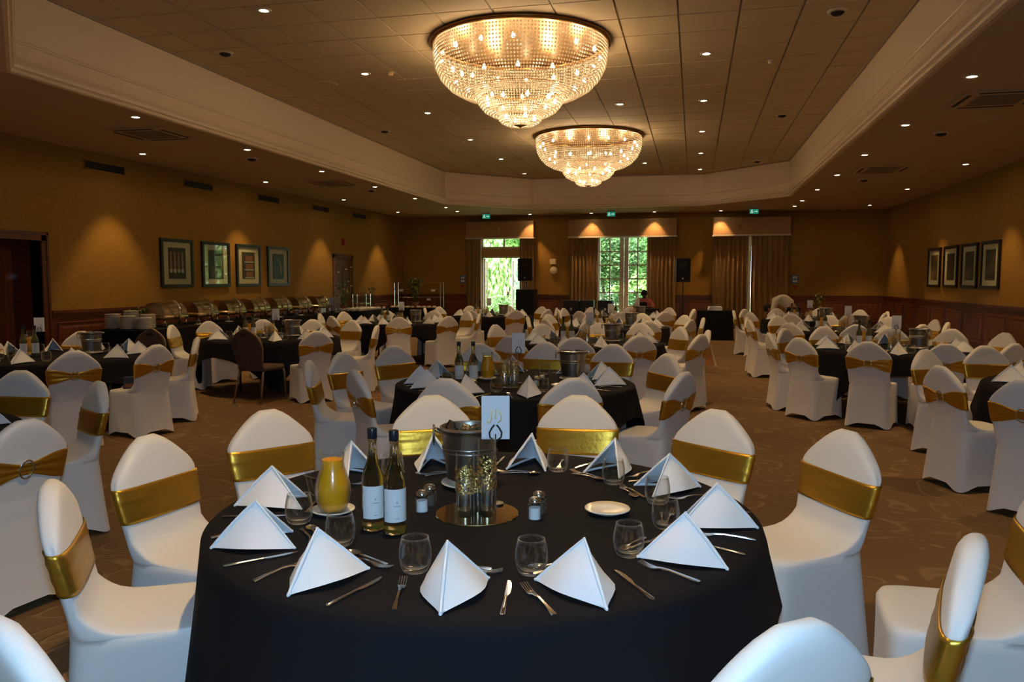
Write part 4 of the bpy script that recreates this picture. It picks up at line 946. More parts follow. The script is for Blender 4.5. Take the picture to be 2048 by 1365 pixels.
# ================================================================== LAY THE TABLES
ZC = .7605
def setting(key, x, y, full, cut=True, seed=0, nap=True):
    """one place setting: napkin spine outward; knife right, fork left, dessert spoon and fork above"""
    cx, cy, ph = TABLES[key][:3]; rnd = random.Random(seed)
    out = Vector((x-cx, y-cy)).normalized(); ang = atan2(-out.x, out.y)            # local +y outward
    hr = clock(key, x, y, 'napkin')
    one('napkin', naps[seed % 3], "folded white napkin tent at %s of %s" % (hr, ph), 'napkin', (x, y, ZC), ang + R(rnd.uniform(-14, 14)), 'napkins on %s' % ph)
    if not cut: return hr
    inn = -out; right = Vector((inn.y, -inn.x))                                     # diner faces inward
    for nm, me, s, lab in (('knife', KNIFE, .150, 'steel table knife'), ('fork', FORK, -.135, 'steel table fork')):
        p = Vector((x, y)) + right*s + out*.02
        one(nm, me, "%s at %s of %s" % (lab, hr, ph), nm, (p.x, p.y, ZC), atan2(-inn.x, inn.y) + R(rnd.uniform(-7, 7)), 'cutlery on %s' % ph)
    if full:
        for nm, me, s, o, sg, lab in (('spoon', SPOON, .0, .185, 1, 'steel dessert spoon'), ('fork', FORK, .02, .160, -1, 'steel dessert fork')):
            p = Vector((x, y)) + inn*o + right*s; dv = -right*sg if nm == 'spoon' else right
            one(nm, me, "%s at %s of %s" % (lab, hr, ph), nm, (p.x, p.y, ZC), atan2(-dv.x, dv.y) + R(rnd.uniform(-8, 8)), 'cutlery on %s' % ph)
    return hr
def glass(key, x, y, hi):
    ph = TABLES[key][2]
    one('tumbler', TUM_HI if hi else TUM_LO, "clear rounded tumbler at %s of %s" % (clock(key, x, y, 'glass'), ph), 'glass', (x, y, ZC), random.uniform(0, 6), 'tumblers on %s' % ph)
def centre(key, x, y, hi, turn=0, cardturn=None):
    ph = TABLES[key][2]; g = 'centrepieces'
    one('mirror', MIRROR, 'round gold tinted mirror under the vases of %s' % ph, 'mirror', (x, y, ZC), 0, g)
    v = Matrix.Rotation(R(turn), 2)
    for k, (dx, dy, nm) in enumerate(((-.043, .0, 'medium'), (.035, .01, 'tall'), (-.006, .072, 'short'))):
        p = v @ Vector((dx, dy)); inst('vase', VASES[k], '%s mirrored glass vase with gold flecks on %s' % (nm, ph), 'vase', (x+p.x, y+p.y, ZC+.005), k, g)
    p = v @ Vector((.055, .11))
    inst('card_holder', CARD if hi else CARD_S, 'white number card in heart shaped wire clip on %s' % ph, 'card', (x+p.x, y+p.y, ZC+.0048), cardturn if cardturn is not None else atan2(-x, y), 'table number cards')
def bucket(key, x, y, rz, tongs=True):
    ph = TABLES[key][2]
    one('under_plate', UNDER, 'white plate under the ice bucket of %s' % ph, 'plate', (x, y, ZC), 0, 'plates under ice buckets')
    inst('ice_bucket', BUCKET, 'steel ice bucket on %s' % ph, 'bucket', (x, y, ZC+.008), rz, 'steel ice buckets')
    if tongs: one('ice_tongs', TONGS, 'ice tongs sticking out of the bucket on %s' % ph, 'tongs', (x-.02, y-.01, ZC+.13), (R(12), R(-28), rz), 'ice tongs')
def bottles(key, pts, hi):
    ph = TABLES[key][2]
    for k, (x, y) in enumerate(pts):
        inst('wine_bottle', BOTTLE if hi else BOTTLE_F, '%s wine bottle with white label on %s' % (('left', 'right')[k], ph), 'bottle', (x, y, ZC), atan2(-x, y) + R(12), 'wine bottles')
def jug(key, x, y, rz):
    ph = TABLES[key][2]
    one('saucer', SAUCER, 'white saucer under the juice jug of %s' % ph, 'plate', (x, y, ZC), 0, 'saucers under jugs')
    inst('juice_jug', JUG, 'glass jug of orange juice on %s' % ph, 'jug', (x, y, ZC+.009), rz, 'juice jugs')
def cruet(key, a, b, side):
    ph = TABLES[key][2]
    inst('salt_shaker', SALT, 'ribbed glass salt shaker, %s of the vases on %s' % (side, ph), 'shaker', (*a, ZC), 0, 'salt shakers')
    inst('pepper_shaker', PEPPER, 'ribbed glass pepper shaker, %s of the vases on %s' % (side, ph), 'shaker', (*b, ZC), 0, 'pepper shakers')
# near table, measured
N1 = [(-1.01, 1.97), (-1.34, 2.19), (-1.52, 2.6), (-1.43, 3.09), (-1.13, 3.33), (-.71, 3.44), (-.33, 3.42), (-.08, 3.15), (.09, 2.73), (-.01, 2.36), (-.28, 2.05), (-.62, 1.95)]
for i, (x, y) in enumerate(N1): setting('T1', x, y, True, True, i)
for x, y in ((-1.32, 2.43), (-1.08, 2.25), (-.77, 2.09), (-.44, 2.15), (-.18, 2.36), (-.08, 2.66), (-.12, 2.95), (-.31, 3.2), (-.57, 3.36), (-1.24, 3.1)): glass('T1', x, y, True)
centre('T1', -.745, 2.665, True, 8, R(14))
bucket('T1', -.88, 3.03, .3)
bottles('T1', [(-1.04, 2.42), (-.955, 2.40)], True)
jug('T1', -1.25, 2.55, R(14))
cruet('T1', (-.945, 2.64), (-.945, 2.725), 'left'); cruet('T1', (-.53, 2.645), (-.53, 2.72), 'right')
one('side_plate', SIDE_P, 'small white side plate right of the vases on the large near table', 'plate', (-.29, 2.78, ZC))
# second table, measured
cx, cy = TABLES['T2'][:2]
for i, a in enumerate((200, 165, 130, 105, 62, 30, 0, -35, -70, -105, -140)):
    setting('T2', cx + .77*cos(R(a)), cy + .77*sin(R(a)), False, True, i+20)
    glass('T2', cx + .58*cos(R(a+14)), cy + .58*sin(R(a+14)), i in (0, 8, 9))
centre('T2', -1.41, 6.02, False, 5); bucket('T2', -.98, 6.5, .2, False); bottles('T2', [(-1.83, 6.02), (-1.72, 6.05)], True); jug('T2', -1.68, 6.35, R(200)); cruet('T2', (-1.62, 5.72), (-1.66, 5.77), 'left'); cruet('T2', (-1.2, 6.05), (-1.17, 6.12), 'right')
one('side_plate', SIDE_P, 'small white side plate on the table right behind the near one', 'plate', (-1.0, 6.05, ZC))
# the others share one layout, turned
LAY = {'T3': (-1.38, 10.15, 0), 'T4': (-1.45, 13.9, 20), 'T5': (-1.3, 17.5, -15), 'T6': (-6.0, 10.3, 10), 'T7': (-7.3, 7.35, -10), 'T8': (-5.5, 14.2, 30), 'T9': (-4.7, 17.6, 0), 'T10': (2.33, 10.05, 8), 'T11': (2.4, 13.7, -12), 'T12': (2.35, 17.3, 15), 'T14': (3.4, 7.0, 0), 'T15': (-4.7, 3.1, 0)}
for n, (key, (x, y, t)) in enumerate(LAY.items()):
    cx, cy = TABLES[key][:2]; v = Vector((x, y)).normalized(); r = Vector((v.y, -v.x))
    def at(a, b): return (cx + r.x*a + v.x*b, cy + r.y*a + v.y*b)
    centre(key, x, y, False, t)
    bucket(key, *at(.30, .12), .3*n, False)
    bottles(key, [at(-.36, -.02), at(-.25, .0)], False)
    jug(key, *at(-.30, .22), n*1.1)
    cruet(key, at(.14, -.18), at(.10, -.13), 'right')
    for i in range(10):
        a = R(36*i + 17*n)
        if key in ('T14', 'T15') and hypot(cos(a), sin(a)) < 0: continue
        setting(key, cx + .77*cos(a), cy + .77*sin(a), False, False, i + 31*n)
        glass(key, cx + .58*cos(a+.26), cy + .58*sin(a+.26), False)

# ================================================================== BUFFET ALONG THE LEFT WALL
def cloth_table(name, label, cat, x0, x1, y0, y1, h, seed, flare=.02):
    """rectangular table with a floor length black cloth"""
    w, d = (x1-x0)/2, (y1-y0)/2; e = empty('buffet_table', label, 'table', ((x0+x1)/2, (y0+y1)/2, 0))
    part('table_top', MB().box(-w+.01, w-.01, -d+.01, d-.01, h-.04, h-.008), M_WOODL, e)
    for sx in (-1, 1):
        for sy in (-1, 1): part('leg', MB().tube([(sx*(w-.08), sy*(d-.08), 0), (sx*(w-.08), sy*(d-.08), h-.04)], .018, 8), M_DARKM, e, True)
    per = []
    n = 14
    for a, b in (((-w, -d), (w, -d)), ((w, -d), (w, d)), ((w, d), (-w, d)), ((-w, d), (-w, -d))):
        for i in range(n): per.append((a[0]+(b[0]-a[0])*i/n, a[1]+(b[1]-a[1])*i/n))
    rings = [[(x*.98, y*.98, h) for x, y in per], [(x, y, h-.006) for x, y in per]]
    for t in (.3, .65, 1):
        rings.append([(x*(1+flare*t) + .008*t*sin(i*2.1+seed), y*(1+flare*.4*t) + .008*t*cos(i*1.7+seed), (h-.006)*(1-t)+.004) for i, (x, y) in enumerate(per)])
    one('tablecloth', MB().loft(rings, True, False).mesh('tablecloth', M_BLACK, True, 50), 'black floor length cloth on %s' % name, 'tablecloth', ((x0+x1)/2, (y0+y1)/2, 0))
    return e
cloth_table('the buffet along the left wall', 'long buffet table carrying the chafing dishes', 'table', -9.62, -8.66, 11.0, 18.3, .78, 1)
cloth_table('the cup table by the far left door', 'table of white cups near the far left door', 'table', -9.3, -8.42, 19.0, 20.9, .78, 2)
cloth_table('the cake table in the back left corner', 'serving table with plant and rack in the back left corner', 'table', -8.85, -7.25, 21.75, 22.5, .78, 3)
cloth_table('the small table right of the middle row', 'small black clothed table in the aisle before the curtains', 'table', .10, 1.02, 21.4, 22.3, .78, 4, .03)
# roll top chafing dishes
arm = MB().tube([(.30, 0, .02), (.30, 0, .27), (.295, 0, .33), (.26, 0, .39), (.20, 0, .44), (.14, 0, .46)], [.022, .022, .024, .022, .018, .014], 10).mesh('arm', M_CHROME, True)
lid = MB()
rg = []
for i in range(15):
    a = pi*i/14; rg.append([(.23*cos(a), y, .20 + .23*sin(a)) for y in (-.31, -.30, .30, .31)])
lid.loft(rg, close=False)
lid.add([(.23*cos(pi*i/14), -.31, .20+.23*sin(pi*i/14)) for i in range(15)], [tuple(range(15))]).add([(.23*cos(pi*i/14), .31, .20+.23*sin(pi*i/14)) for i in range(15)], [tuple(range(14, -1, -1))])
M_LID = mat('polished_lid', (.60, .47, .30), .24, 1)
lid_me = lid.mesh('roll_top_lid', M_LID, True, 40)
pan_me = MB().bevbox(-.25, .25, -.33, .33, .13, .21, .02).mesh('water_pan', M_LID, True, 40)
grip = MB().tube([(.235, -.12, .27), (.275, -.1, .285), (.275, .1, .285), (.235, .12, .27)], .010, 8).mesh('grip', M_CHROME, True)
cleg = MB().tube([(0, 0, 0), (0, 0, .14)], .014, 8).mesh('leg', M_CHROME, True)
burner = MB().lathe([(.0, 0), (.045, 0), (.045, .06), (.03, .065), (.0, .065)], 16, cap0=False, cap1=False).mesh('burner', M_STEEL, True, 50)
for k in range(7):
    y = 12.15 + .95*k
    e = inst('chafing_dish', [('water_pan', pan_me, []), ('roll_top_lid', lid_me, [('grip', grip)]), ('arm', arm, [])], 'roll top chafing dish with chrome arm, %s from the plate stacks' % ORD[k], 'chafing dish', (-9.12, y, .78), 0, 'chafing dishes on the buffet')
    for sx in (-1, 1):
        for sy in (-1, 1): ob('leg', cleg, e, (sx*.21, sy*.29, 0))
    ob('burner', burner, e, (0, 0, 0))
    one('side_plate', SIDE_P, 'small white plate in front of the %s chafing dish' % ORD[k], 'plate', (-8.76, y+.45, .781), 0, 'plates before the chafing dishes')
    one('serving_spoon', SPOON, 'serving spoon resting on the plate before the %s chafing dish' % ORD[k], 'spoon', (-8.76, y+.45, .802), k, 'serving spoons')
# stacks of dinner plates
for s, (x, y, n, lb) in enumerate(((-9.42, 11.22, 17, 'far left'), (-9.12, 11.20, 15, 'front left'), (-9.30, 11.52, 20, 'rear'), (-8.84, 11.24, 13, 'front right'), (-8.98, 11.52, 16, 'back right'))):
    for k in range(n): one('dinner_plate', DINNER, ('topmost white dinner plate of the %s stack on the buffet' if k == n-1 else 'bottom white dinner plate of the %s stack on the buffet' if k == 0 else 'white dinner plate inside the %s stack on the near end of the buffet') % lb, 'plate', (x, y, .781 + k*.0145), 0, 'dinner plates, %s stack' % lb)
# cups on saucers
CUP = [('cup', MB().lathe([(.0, .004), (.025, .0), (.032, .012), (.040, .045), (.042, .06), (.040, .06), (.037, .045), (.029, .014), (.0, .008)], 16, cap0=False, cap1=False).mesh('cup', M_CHINA, True), []), ('handle', MB().tube([(.038, 0, .05), (.055, 0, .048), (.058, 0, .03), (.036, 0, .02)], .004, 6).mesh('handle', M_CHINA, True), [])]
for i in range(5):
    for j in range(13):
        if i == 4 and j % 2: continue
        x, y = -8.52 - .17*i, 19.12 + .138*j
        inst('coffee_cup', CUP, 'white coffee cup in the %s row from the aisle, by the far left door' % ORD[i], 'cup', (x, y, .781), (i*7+j*3) % 6, 'coffee cups in rows')
for k, (x, y) in enumerate(((-9.1, 20.6), (-9.08, 20.72), (-9.1, 20.84))):
    one('wine_carafe', MB().lathe([(.0, 0), (.045, 0), (.05, .06), (.02, .14), (.022, .19), (.0, .19)], 14, cap0=False, cap1=False).mesh('wine_carafe', M_THIN, True), 'small glass carafe behind the cups, %s' % ('nearest', 'middle', 'farthest')[k], 'carafe', (x, y, .781), 0, 'carafes behind the cups')
def frame_stand(name, label, loc, w, h, cards, d=.3):
    e = empty(name, label, 'rack', loc)
    for sx in (-1, 1):
        for sy in (0, d): part('post', MB().tube([(sx*w, sy, 0), (sx*w, sy, h)], .010, 6), M_CHROME, e, True)
    for z in (h, h*.72, h*.4):
        part('shelf_rail', MB().tube([(-w, 0, z), (w, 0, z)], .008, 6), M_CHROME, e, True); part('shelf_rail', MB().tube([(-w, d, z), (w, d, z)], .008, 6), M_CHROME, e, True)
    part('shelf', MB().box(-w, w, 0, d, h*.4-.004, h*.4+.004), M_THIN, e)
    for x, z in cards: part('price_card', MB().box(x-.06, x+.06, -.02, -.014, z-.03, z+.03), M_CARD, e)
    return e
frame_stand('display_rack', 'chrome display rack with small white cards on the corner serving table', (-8.0, 22.1, .781), .72, .74, ((-.5, .5), (.5, .5), (.36, .24)))
frame_stand('display_stand', 'low brass framed stand beside the cups by the far left door', (-9.05, 20.3, .781), .2, .42, ())
# little pastries / glasses on the corner serving table
M_PAST = mat('pastry', (.70, .60, .42), .7, noise=(30, .2))
PAST = MB().lathe([(.0, 0), (.05, 0), (.055, .015), (.045, .04), (.02, .055), (.0, .057)], 12, cap0=False, cap1=False).mesh('pastry', M_PAST, True)
for k in range(18):
    one('pastry', PAST, 'pale round pastry in the %s row on the corner serving table' % ('front', 'back')[k//9], 'pastry', (-8.7 + .16*(k % 9), 21.86 + .14*(k//9), .781), 0, 'pastries on the corner serving table')
# white linen pile on the small aisle table
for k in range(4): one('folded_linen', MB().bevbox(-.19+.01*k, .19-.008*k, -.14, .14, 0, .026, .006).mesh('folded_linen', M_NAP, True, 40), 'folded white linen in the pile on small aisle table, %s from the bottom' % ORD[k], 'linen', (.56, 21.75, .782+.0265*k), .05*k, 'folded linen pile')

# ------------------------------------------------------------------ plants
def plant(label, loc, h, rad, n, leafl, m, pot=True, seed=0, blooms=0):
    rnd = random.Random(seed); e = empty('potted_plant', label, 'plant', loc)
    if pot: part('pot', MB().lathe([(.0, 0), (.07, 0), (.095, .14), (.105, .145), (.105, .165), (.09, .165), (.085, .14), (.0, .135)], 18, cap0=False, cap1=False), M_POT, e, True)
    st = MB(); lv = MB()
    for k in range(7):
        a = 2*pi*k/7 + rnd.random(); tip = Vector((cos(a)*rad*.6, sin(a)*rad*.6, h*rnd.uniform(.7, 1)))
        st.tube([(0, 0, .12), (tip.x*.4, tip.y*.4, tip.z*.55), tuple(tip)], [.008, .006, .003], 5)
        for _ in range(n//7):
            t = rnd.uniform(.35, 1.05); c = Vector((tip.x*t*t, tip.y*t*t, .12 + (tip.z-.12)*t)); b = rnd.uniform(0, 2*pi); u = Vector((cos(b), sin(b), rnd.uniform(-.5, .7))).normalized(); w = u.cross(Vector((0, 0, 1))).normalized()
            L = leafl*rnd.uniform(.6, 1.2); mid = c + u*L*.5 + Vector((0, 0, .02)); end = c + u*L - Vector((0, 0, L*.25))
            lv.add([c, mid+w*L*.2, end, mid-w*L*.2, mid - Vector((0, 0, .012))], [(0, 4, 1), (1, 4, 2), (2, 4, 3), (3, 4, 0)])
    part('stem', st, M_LEAF, e, True); part('foliage', lv, m, e, kind='stuff')
    for k in range(blooms):
        a = rnd.uniform(0, 6); part('bloom', MB().lathe([(.0, 0), (.02, .005), (.035, .02), (.02, .03), (.0, .03)], 8).xf(Matrix.Translation((cos(a)*rad*.7, sin(a)*rad*.7, h*rnd.uniform(.75, 1.05)))), M_NAP, e, True)
    return e
plant('tall leafy green plant on the corner serving table', (-8.0, 21.92, .781), .92, .30, 170, .17, M_LEAFY, seed=1)
plant('dark bushy plant beside the cups by the far left door', (-9.05, 20.98, .0), 1.52, .30, 130, .14, M_LEAF, seed=2)
plant('small spiky yellow green plant behind the cups', (-9.15, 19.5, .781), .55, .2, 50, .16, M_LEAFY, seed=3)
plant('plant with white blooms before the far left door', (-9.7, 20.75, .0), 1.85, .28, 90, .13, M_LEAF, seed=4, blooms=7)
plant('low green plant between plate stacks and chafing dishes', (-9.4, 11.8, .781), .34, .16, 60, .1, M_LEAF, seed=5)
plant('yellow green plant on the floor stand behind the right tables', (3.0, 20.6, .0), 1.32, .26, 90, .15, M_LEAFY, seed=6)

# ------------------------------------------------------------------ sound equipment
def speaker_box(label, loc, rz, w=.25, h=.37, d=.33):
    e = empty('loudspeaker', label, 'speaker', loc, rz)
    pts = [(-w, -d*.5), (-w*.9, -d*.62), (w*.9, -d*.62), (w, -d*.5), (w*.72, d*.5), (-w*.72, d*.5)]
    part('cabinet', MB().loft([[(x*.93, y*.95, 0) for x, y in pts], [(x, y, .03) for x, y in pts], [(x, y, 2*h-.03) for x, y in pts], [(x*.93, y*.95, 2*h) for x, y in pts]], True, True), M_BLK, e)
    part('grille', MB().bevbox(-w*.86, w*.86, -d*.66, -d*.6, .06, 2*h-.05, .012), M_GRIL, e)
    part('horn', MB().box(-w*.5, w*.5, -d*.69, -d*.65, 2*h-.28, 2*h-.12), M_BLK, e)
    part('badge', MB().lathe([(.025, 0), (.025, .006), (.0, .008)], 14).xf(Matrix.Translation((0, -d*.66, .11)) @ Matrix.Rotation(R(90), 4, 'X')), M_STEEL, e, True)
    return e
speaker_box('black loudspeaker on pole above the subwoofer, by the garden door', (-5.43, 25.55, 1.56), 0)
e = empty('speaker_pole', 'short black pole between subwoofer and loudspeaker', 'pole', (-5.43, 25.55, 1.285)); part('tube', MB().tube([(0, 0, 0), (0, 0, .275)], .018, 10), M_DARKM, e, True); part('collar', MB().lathe([(.03, .2), (.035, .22), (.03, .24)], 12), M_BLK, e, True)
e = empty('subwoofer', 'tall black subwoofer box standing right of the garden door', 'speaker', (-5.41, 25.55, 0)); part('cabinet', MB().bevbox(-.31, .31, -.28, .3, .02, 1.285, .02), M_BLK, e); part('grille', MB().bevbox(-.28, .28, -.30, -.28, .08, 1.2, .01), M_GRIL, e); part('badge', MB().box(-.04, .04, -.31, -.30, .13, .17), M_STEEL, e)
for sx in (-1, 1): part('foot', MB().box(sx*.24-.03, sx*.24+.03, -.2, .2, 0, .02), M_BLK, e)
speaker_box('black loudspeaker on a tripod right of the middle window', (-.34, 25.3, 1.53), 0, .23)
e = empty('speaker_stand', 'black tripod stand under the right loudspeaker', 'stand', (-.34, 25.3, 0)); part('pole', MB().tube([(0, 0, .15), (0, 0, 1.53)], .018, 10), M_DARKM, e, True); part('collar', MB().lathe([(.03, .72), (.04, .76), (.03, .80)], 12), M_BLK, e, True)
for k in range(3): a = R(90+120*k); part('leg', MB().tube([(0, 0, .72), (.25*cos(a), .25*sin(a), .35), (.48*cos(a), .48*sin(a), .01)], .012, 8), M_DARKM, e, True)
for k, (x, w, lb) in enumerate(((-3.72, .25, 'left'), (-3.24, .21, 'middle'), (-2.66, .23, 'right'))):
    e = empty('flight_case', 'black equipment case below the middle window, %s of three' % lb, 'case', (x, 24.45, 0), 0, 'black equipment cases')
    part('body', MB().bevbox(-w, w, -.2, .2, .04, .96, .015), M_BLK, e); part('lid_edge', MB().box(-w-.004, w+.004, -.204, .204, .68, .70), M_DARKM, e); part('handle', MB().tube([(-.07, -.2, .5), (-.07, -.23, .5), (.07, -.23, .5), (.07, -.2, .5)], .008, 6), M_STEEL, e, True); part('latch', MB().box(-.03, .03, -.212, -.2, .65, .73), M_STEEL, e)
    for sx in (-1, 1):
        for sy in (-1, 1): part('castor', MB().lathe([(.02, 0), (.025, .02), (.02, .045)], 10).xf(Matrix.Translation((sx*(w-.05), sy*.15, 0))), M_DARKM, e, True)
cloth_table("the disc jockey's table below the window", 'small black table in front of the seated man', 'table', -2.0, -1.0, 23.45, 23.9, .74, 5)
e = empty('laptop', 'open laptop on the table before the seated man', 'laptop', (-1.5, 23.68, .741), R(180)); part('base', MB().bevbox(-.16, .16, -.11, .11, 0, .018, .004), M_STEEL, e); part('screen', MB().box(-.16, .16, -.005, .005, 0, .2).xf(Matrix.Translation((0, .11, .015)) @ Matrix.Rotation(R(-18), 4, 'X')), M_DARKM, e)
# wooden floor panel in the aisle
e = empty('floor_panel', 'strip of polished wooden dance floor in the aisle', 'floor panel', (.1, 17.35, 0))
for k in range(4): part('plank', MB().box(-.3+.15*k+.002, -.15+.15*k-.002, -2.5, 2.5, 0, .010), mat('parquet', (.26, .10, .028), .35, noise=(2, .3, (8, 1, 1)), coat=.2), e)
part('edge_strip', MB().box(.3, .34, -2.54, 2.54, 0, .012).box(-.3, .3, -2.54, -2.5, 0, .012).box(-.3, .3, 2.5, 2.54, 0, .012), mat('edge_alu', (.45, .36, .24), .4, .5), e)
# box left on a chair of the left table
e = empty('gift_box', 'small dark blue and brown box on the chair by the left table', 'box', (-5.62, 6.98, .482), .4); part('body', MB().bevbox(-.1, .1, -.07, .07, 0, .12, .006), mat('box_blue', (.02, .03, .06), .5), e); part('label', MB().box(-.085, .085, -.072, -.07, .015, .055), mat('box_brown', (.16, .07, .03), .5), e)

# ================================================================== PEOPLE
M_SKIN = mat('skin_dark', (.14, .075, .045), .55); M_HAIR = mat('hair_black', (.008, .006, .006), .7); M_PINKS = mat('pink_shirt', (.62, .17, .13), .8); M_WSH = mat('white_shirt', (.80, .74, .60), .8); M_TRO = mat('black_trousers', (.010, .010, .014), .8)
M_SKIN2 = mat('skin_tan', (.34, .19, .12), .55)
def skin(name, verts, edges, m, parent, sub=2):
    me = bpy.data.meshes.new(name); me.from_pydata([v[:3] for v in verts], edges, []); me.materials.append(m)
    o = ob(name, me, parent); md = o.modifiers.new('skin', 'SKIN'); md.use_smooth_shade = True
    for i, v in enumerate(verts):
        sv = me.skin_vertices[0].data[i]; r = v[3] if hasattr(v[3], '__len__') else (v[3], v[3]); sv.radius = r; sv.use_root = (i == 0)
    s_ = o.modifiers.new('sub', 'SUBSURF'); s_.levels = sub; s_.render_levels = sub
    return o
def chain(V, E, start, pts):
    prev = start
    for p in pts: V.append(p); E.append((prev, len(V)-1)); prev = len(V)-1
    return prev
def hand(V, E, wrist, w, fwd, side, up):
    """palm and five fingers from the wrist; fwd, side, up are unit vectors"""
    w, fwd, side, up = (Vector(q) for q in (w, fwd, side, up))
    palm = w + fwd*.05; k = chain(V, E, wrist, [(*palm, (.034, .016))])
    for j, L in enumerate((.062, .072, .066, .050)):
        b = palm + side*(.030 - .020*j) + fwd*.03; chain(V, E, k, [(*b, .010), (*(b + fwd*L*.5 - up*.010), .0085), (*(b + fwd*L*.85 - up*.03), .007)])
    t = w + side*.035 + fwd*.025; chain(V, E, wrist, [(*t, .011), (*(t + side*.02 + fwd*.03 - up*.01), .009)])
def head(parent, c, r, tilt, mskin, hairlen=0):
    """head with face: +y local is the back, face looks to -y, tilt is a rotation matrix"""
    mb = MB(); rings = []
    for k in range(13):
        a = -pi/2 + pi*k/12; rr = cos(a); z = sin(a)*1.22
        w = rr*(.80 + .12*max(0, z)) ; dpt = rr*(.98)
        ring = []
        for i in range(20):
            b = 2*pi*i/20; x, y = w*cos(b), dpt*sin(b)
            if y < 0:
                y -= .10*math.exp(-((z+.15)/.16)**2)*math.exp(-(x/.14)**2) * 1.6        # nose
                y += .05*math.exp(-((z-.08)/.10)**2)*math.exp(-((abs(x)-.33)/.14)**2)   # eye sockets
                y -= .04*math.exp(-((z+.52)/.1)**2)*math.exp(-(x/.25)**2)               # mouth
                y -= .06*math.exp(-((z+.95)/.2)**2)                                     # chin
            ring.append((x*r, y*r, z*r))
        rings.append(ring)
    M = Matrix.Translation(c) @ tilt
    mb.loft(rings, True, True).xf(M); part('head', mb, mskin, parent, True)
    for sx in (-1, 1):
        part('ear', MB().lathe([(.0, -.01), (.022, -.006), (.028, .0), (.022, .008), (.0, .01)], 10).xf(M @ Matrix.Translation((sx*r*.86, .01, -.02*r)) @ Matrix.Rotation(R(90), 4, 'Y') @ Matrix.Scale(1.25, 4, (1, 0, 0))), mskin, parent, True)
        part('eye', MB().lathe([(.0, -.012), (.009, -.008), (.012, 0), (.009, .008), (.0, .012)], 8).xf(M @ Matrix.Translation((sx*r*.33, -r*.88, r*.08)) @ Matrix.Rotation(R(90), 4, 'X')), M_NAP, parent, True)
    hr = MB(); rings = []
    for k in range(7):
        a = pi/2*k/6 - .25; rr = cos(a); z = sin(a)*1.24 + .05
        rings.append([(rr*.90*cos(2*pi*i/20)*r*1.04, (rr*1.02*sin(2*pi*i/20)*1.04 + .10*(1 if k < 3 else .5))*r, (z - (.35 if sin(2*pi*i/20) > -.2 and k == 0 else 0) + (.28 if sin(2*pi*i/20) < -.2 and k < 2 else 0))*r) for i in range(20)])
    part('hair', hr.loft(rings, False, True).xf(M), M_HAIR, parent, True)
# seated man facing the viewer, looking down
e = empty('person', 'seated person in a pink shirt with dark hair looking down below the window', 'person', (-1.47, 24.32, 0))
V = [(0, .05, .50, (.15, .11)), (0, .06, .66, (.14, .10)), (0, .04, .84, (.16, .105)), (0, .0, .98, (.13, .09)), (0, -.02, 1.05, .055), (0, -.04, 1.10, .05)]; E_ = [(0, 1), (1, 2), (2, 3), (3, 4), (4, 5)]
for sx in (-1, 1):
    k = chain(V, E_, 3, [(sx*.17, .0, .97, .065), (sx*.25, -.03, .84, .052), (sx*.29, -.12, .74, .045), (sx*.20, -.27, .765, .036), (sx*.13, -.33, .775, .027)])
    hand(V, E_, k, V[k][:3], (-sx*.5, -.86, 0), (-sx*.86, .5, 0), (0, 0, 1))
    chain(V, E_, 0, [(sx*.10, .02, .49, .09), (sx*.14, -.20, .50, .075), (sx*.15, -.40, .49, .058), (sx*.15, -.38, .28, .05), (sx*.15, -.36, .08, .036), (sx*.16, -.42, .035, .035), (sx*.16, -.53, .03, .03)])
skin('body', V, E_, M_SKIN, e)
V = [(0, .05, .50, (.165, .125)), (0, .06, .66, (.16, .118)), (0, .04, .84, (.18, .122)), (0, .0, .98, (.145, .105)), (0, -.015, 1.035, .068)]; E_ = [(0, 1), (1, 2), (2, 3), (3, 4)]
for sx in (-1, 1): chain(V, E_, 3, [(sx*.17, .0, .97, .083), (sx*.25, -.03, .84, .070), (sx*.29, -.11, .75, .062), (sx*.24, -.20, .757, .055)])
skin('shirt', V, E_, M_PINKS, e)
V = [(0, .06, .48, (.17, .13))]; E_ = []
for sx in (-1, 1): chain(V, E_, 0, [(sx*.10, .02, .49, .105), (sx*.14, -.20, .50, .09), (sx*.15, -.40, .49, .072), (sx*.15, -.38, .28, .066), (sx*.15, -.36, .10, .055)])
skin('trousers', V, E_, M_TRO, e)
head(e, (0, -.09, 1.17), .105, Matrix.Rotation(R(38), 4, 'X'), M_SKIN)
e = empty('stool', 'plain black stool under the seated person', 'stool', (-1.47, 24.42, 0)); part('seat', MB().lathe([(.0, .38), (.17, .38), (.18, .39), (.17, .41), (.0, .41)], 20, cap0=False, cap1=False), M_BLK, e, True)
for k in range(4): a = pi/4 + k*pi/2; part('leg', MB().tube([(.12*cos(a), .12*sin(a), .38), (.17*cos(a), .17*sin(a), 0)], .013, 8), M_DARKM, e, True)
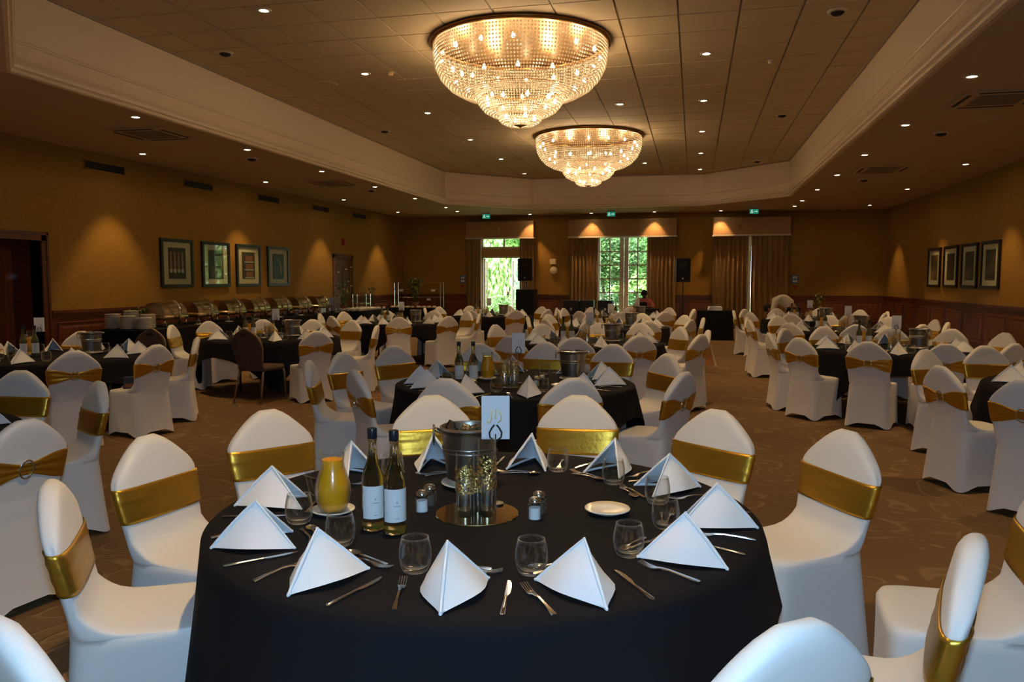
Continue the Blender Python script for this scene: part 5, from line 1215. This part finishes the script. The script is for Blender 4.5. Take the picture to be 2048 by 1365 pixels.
# stooping waiter: hips to the right, trunk level towards the left, head down
e = empty('person', 'stooping person in white shirt and black apron behind the right tables', 'person', (2.28, 19.55, 0), R(-8))
hip = (.0, .0, .93)
V = [(0, 0, .93, (.13, .14)), (-.10, .0, 1.03, (.12, .13)), (-.24, .0, 1.13, (.13, .15)), (-.36, .0, 1.14, (.10, .13)), (-.45, -.0, 1.06, .052), (-.50, 0, .98, .05)]; E_ = [(i, i+1) for i in range(5)]
for sy in (-1, 1):
    k = chain(V, E_, 3, [(-.38, sy*.17, 1.10, .06), (-.42, sy*.20, .95, .048), (-.44, sy*.20, .84, .042), (-.50, sy*.15, .70, .034), (-.53, sy*.13, .64, .026)])
    hand(V, E_, k, V[k][:3], (-.35, -sy*.1, -.93), (0, -sy*1.0, 0), (.93, 0, -.35))
    chain(V, E_, 0, [(.02, sy*.09, .86, .095), (.03, sy*.10, .66, .078), (.03, sy*.10, .48, .06), (.05, sy*.10, .28, .05), (.06, sy*.10, .09, .036), (.03, sy*.10, .04, .036), (-.10, sy*.11, .03, .03)])
skin('body', V, E_, M_SKIN2, e)
V = [(-.02, 0, .97, (.145, .155)), (-.10, .0, 1.04, (.142, .15)), (-.24, .0, 1.14, (.15, .175)), (-.36, .0, 1.145, (.115, .15)), (-.41, 0, 1.115, .07)]; E_ = [(i, i+1) for i in range(4)]
for sy in (-1, 1): chain(V, E_, 3, [(-.38, sy*.17, 1.10, .078), (-.42, sy*.20, .95, .066), (-.44, sy*.20, .84, .058), (-.49, sy*.155, .72, .048)])
skin('shirt', V, E_, M_WSH, e)
V = [(.01, 0, .94, (.15, .16))]; E_ = []
for sy in (-1, 1): chain(V, E_, 0, [(.02, sy*.09, .86, .112), (.03, sy*.10, .66, .094), (.03, sy*.10, .48, .075), (.05, sy*.10, .28, .068), (.06, sy*.10, .10, .058)])
skin('trousers', V, E_, M_TRO, e)
head(e, (-.53, 0, .90), .105, Matrix.Rotation(R(-90), 4, 'Z') @ Matrix.Rotation(R(60), 4, 'X'), M_SKIN2)
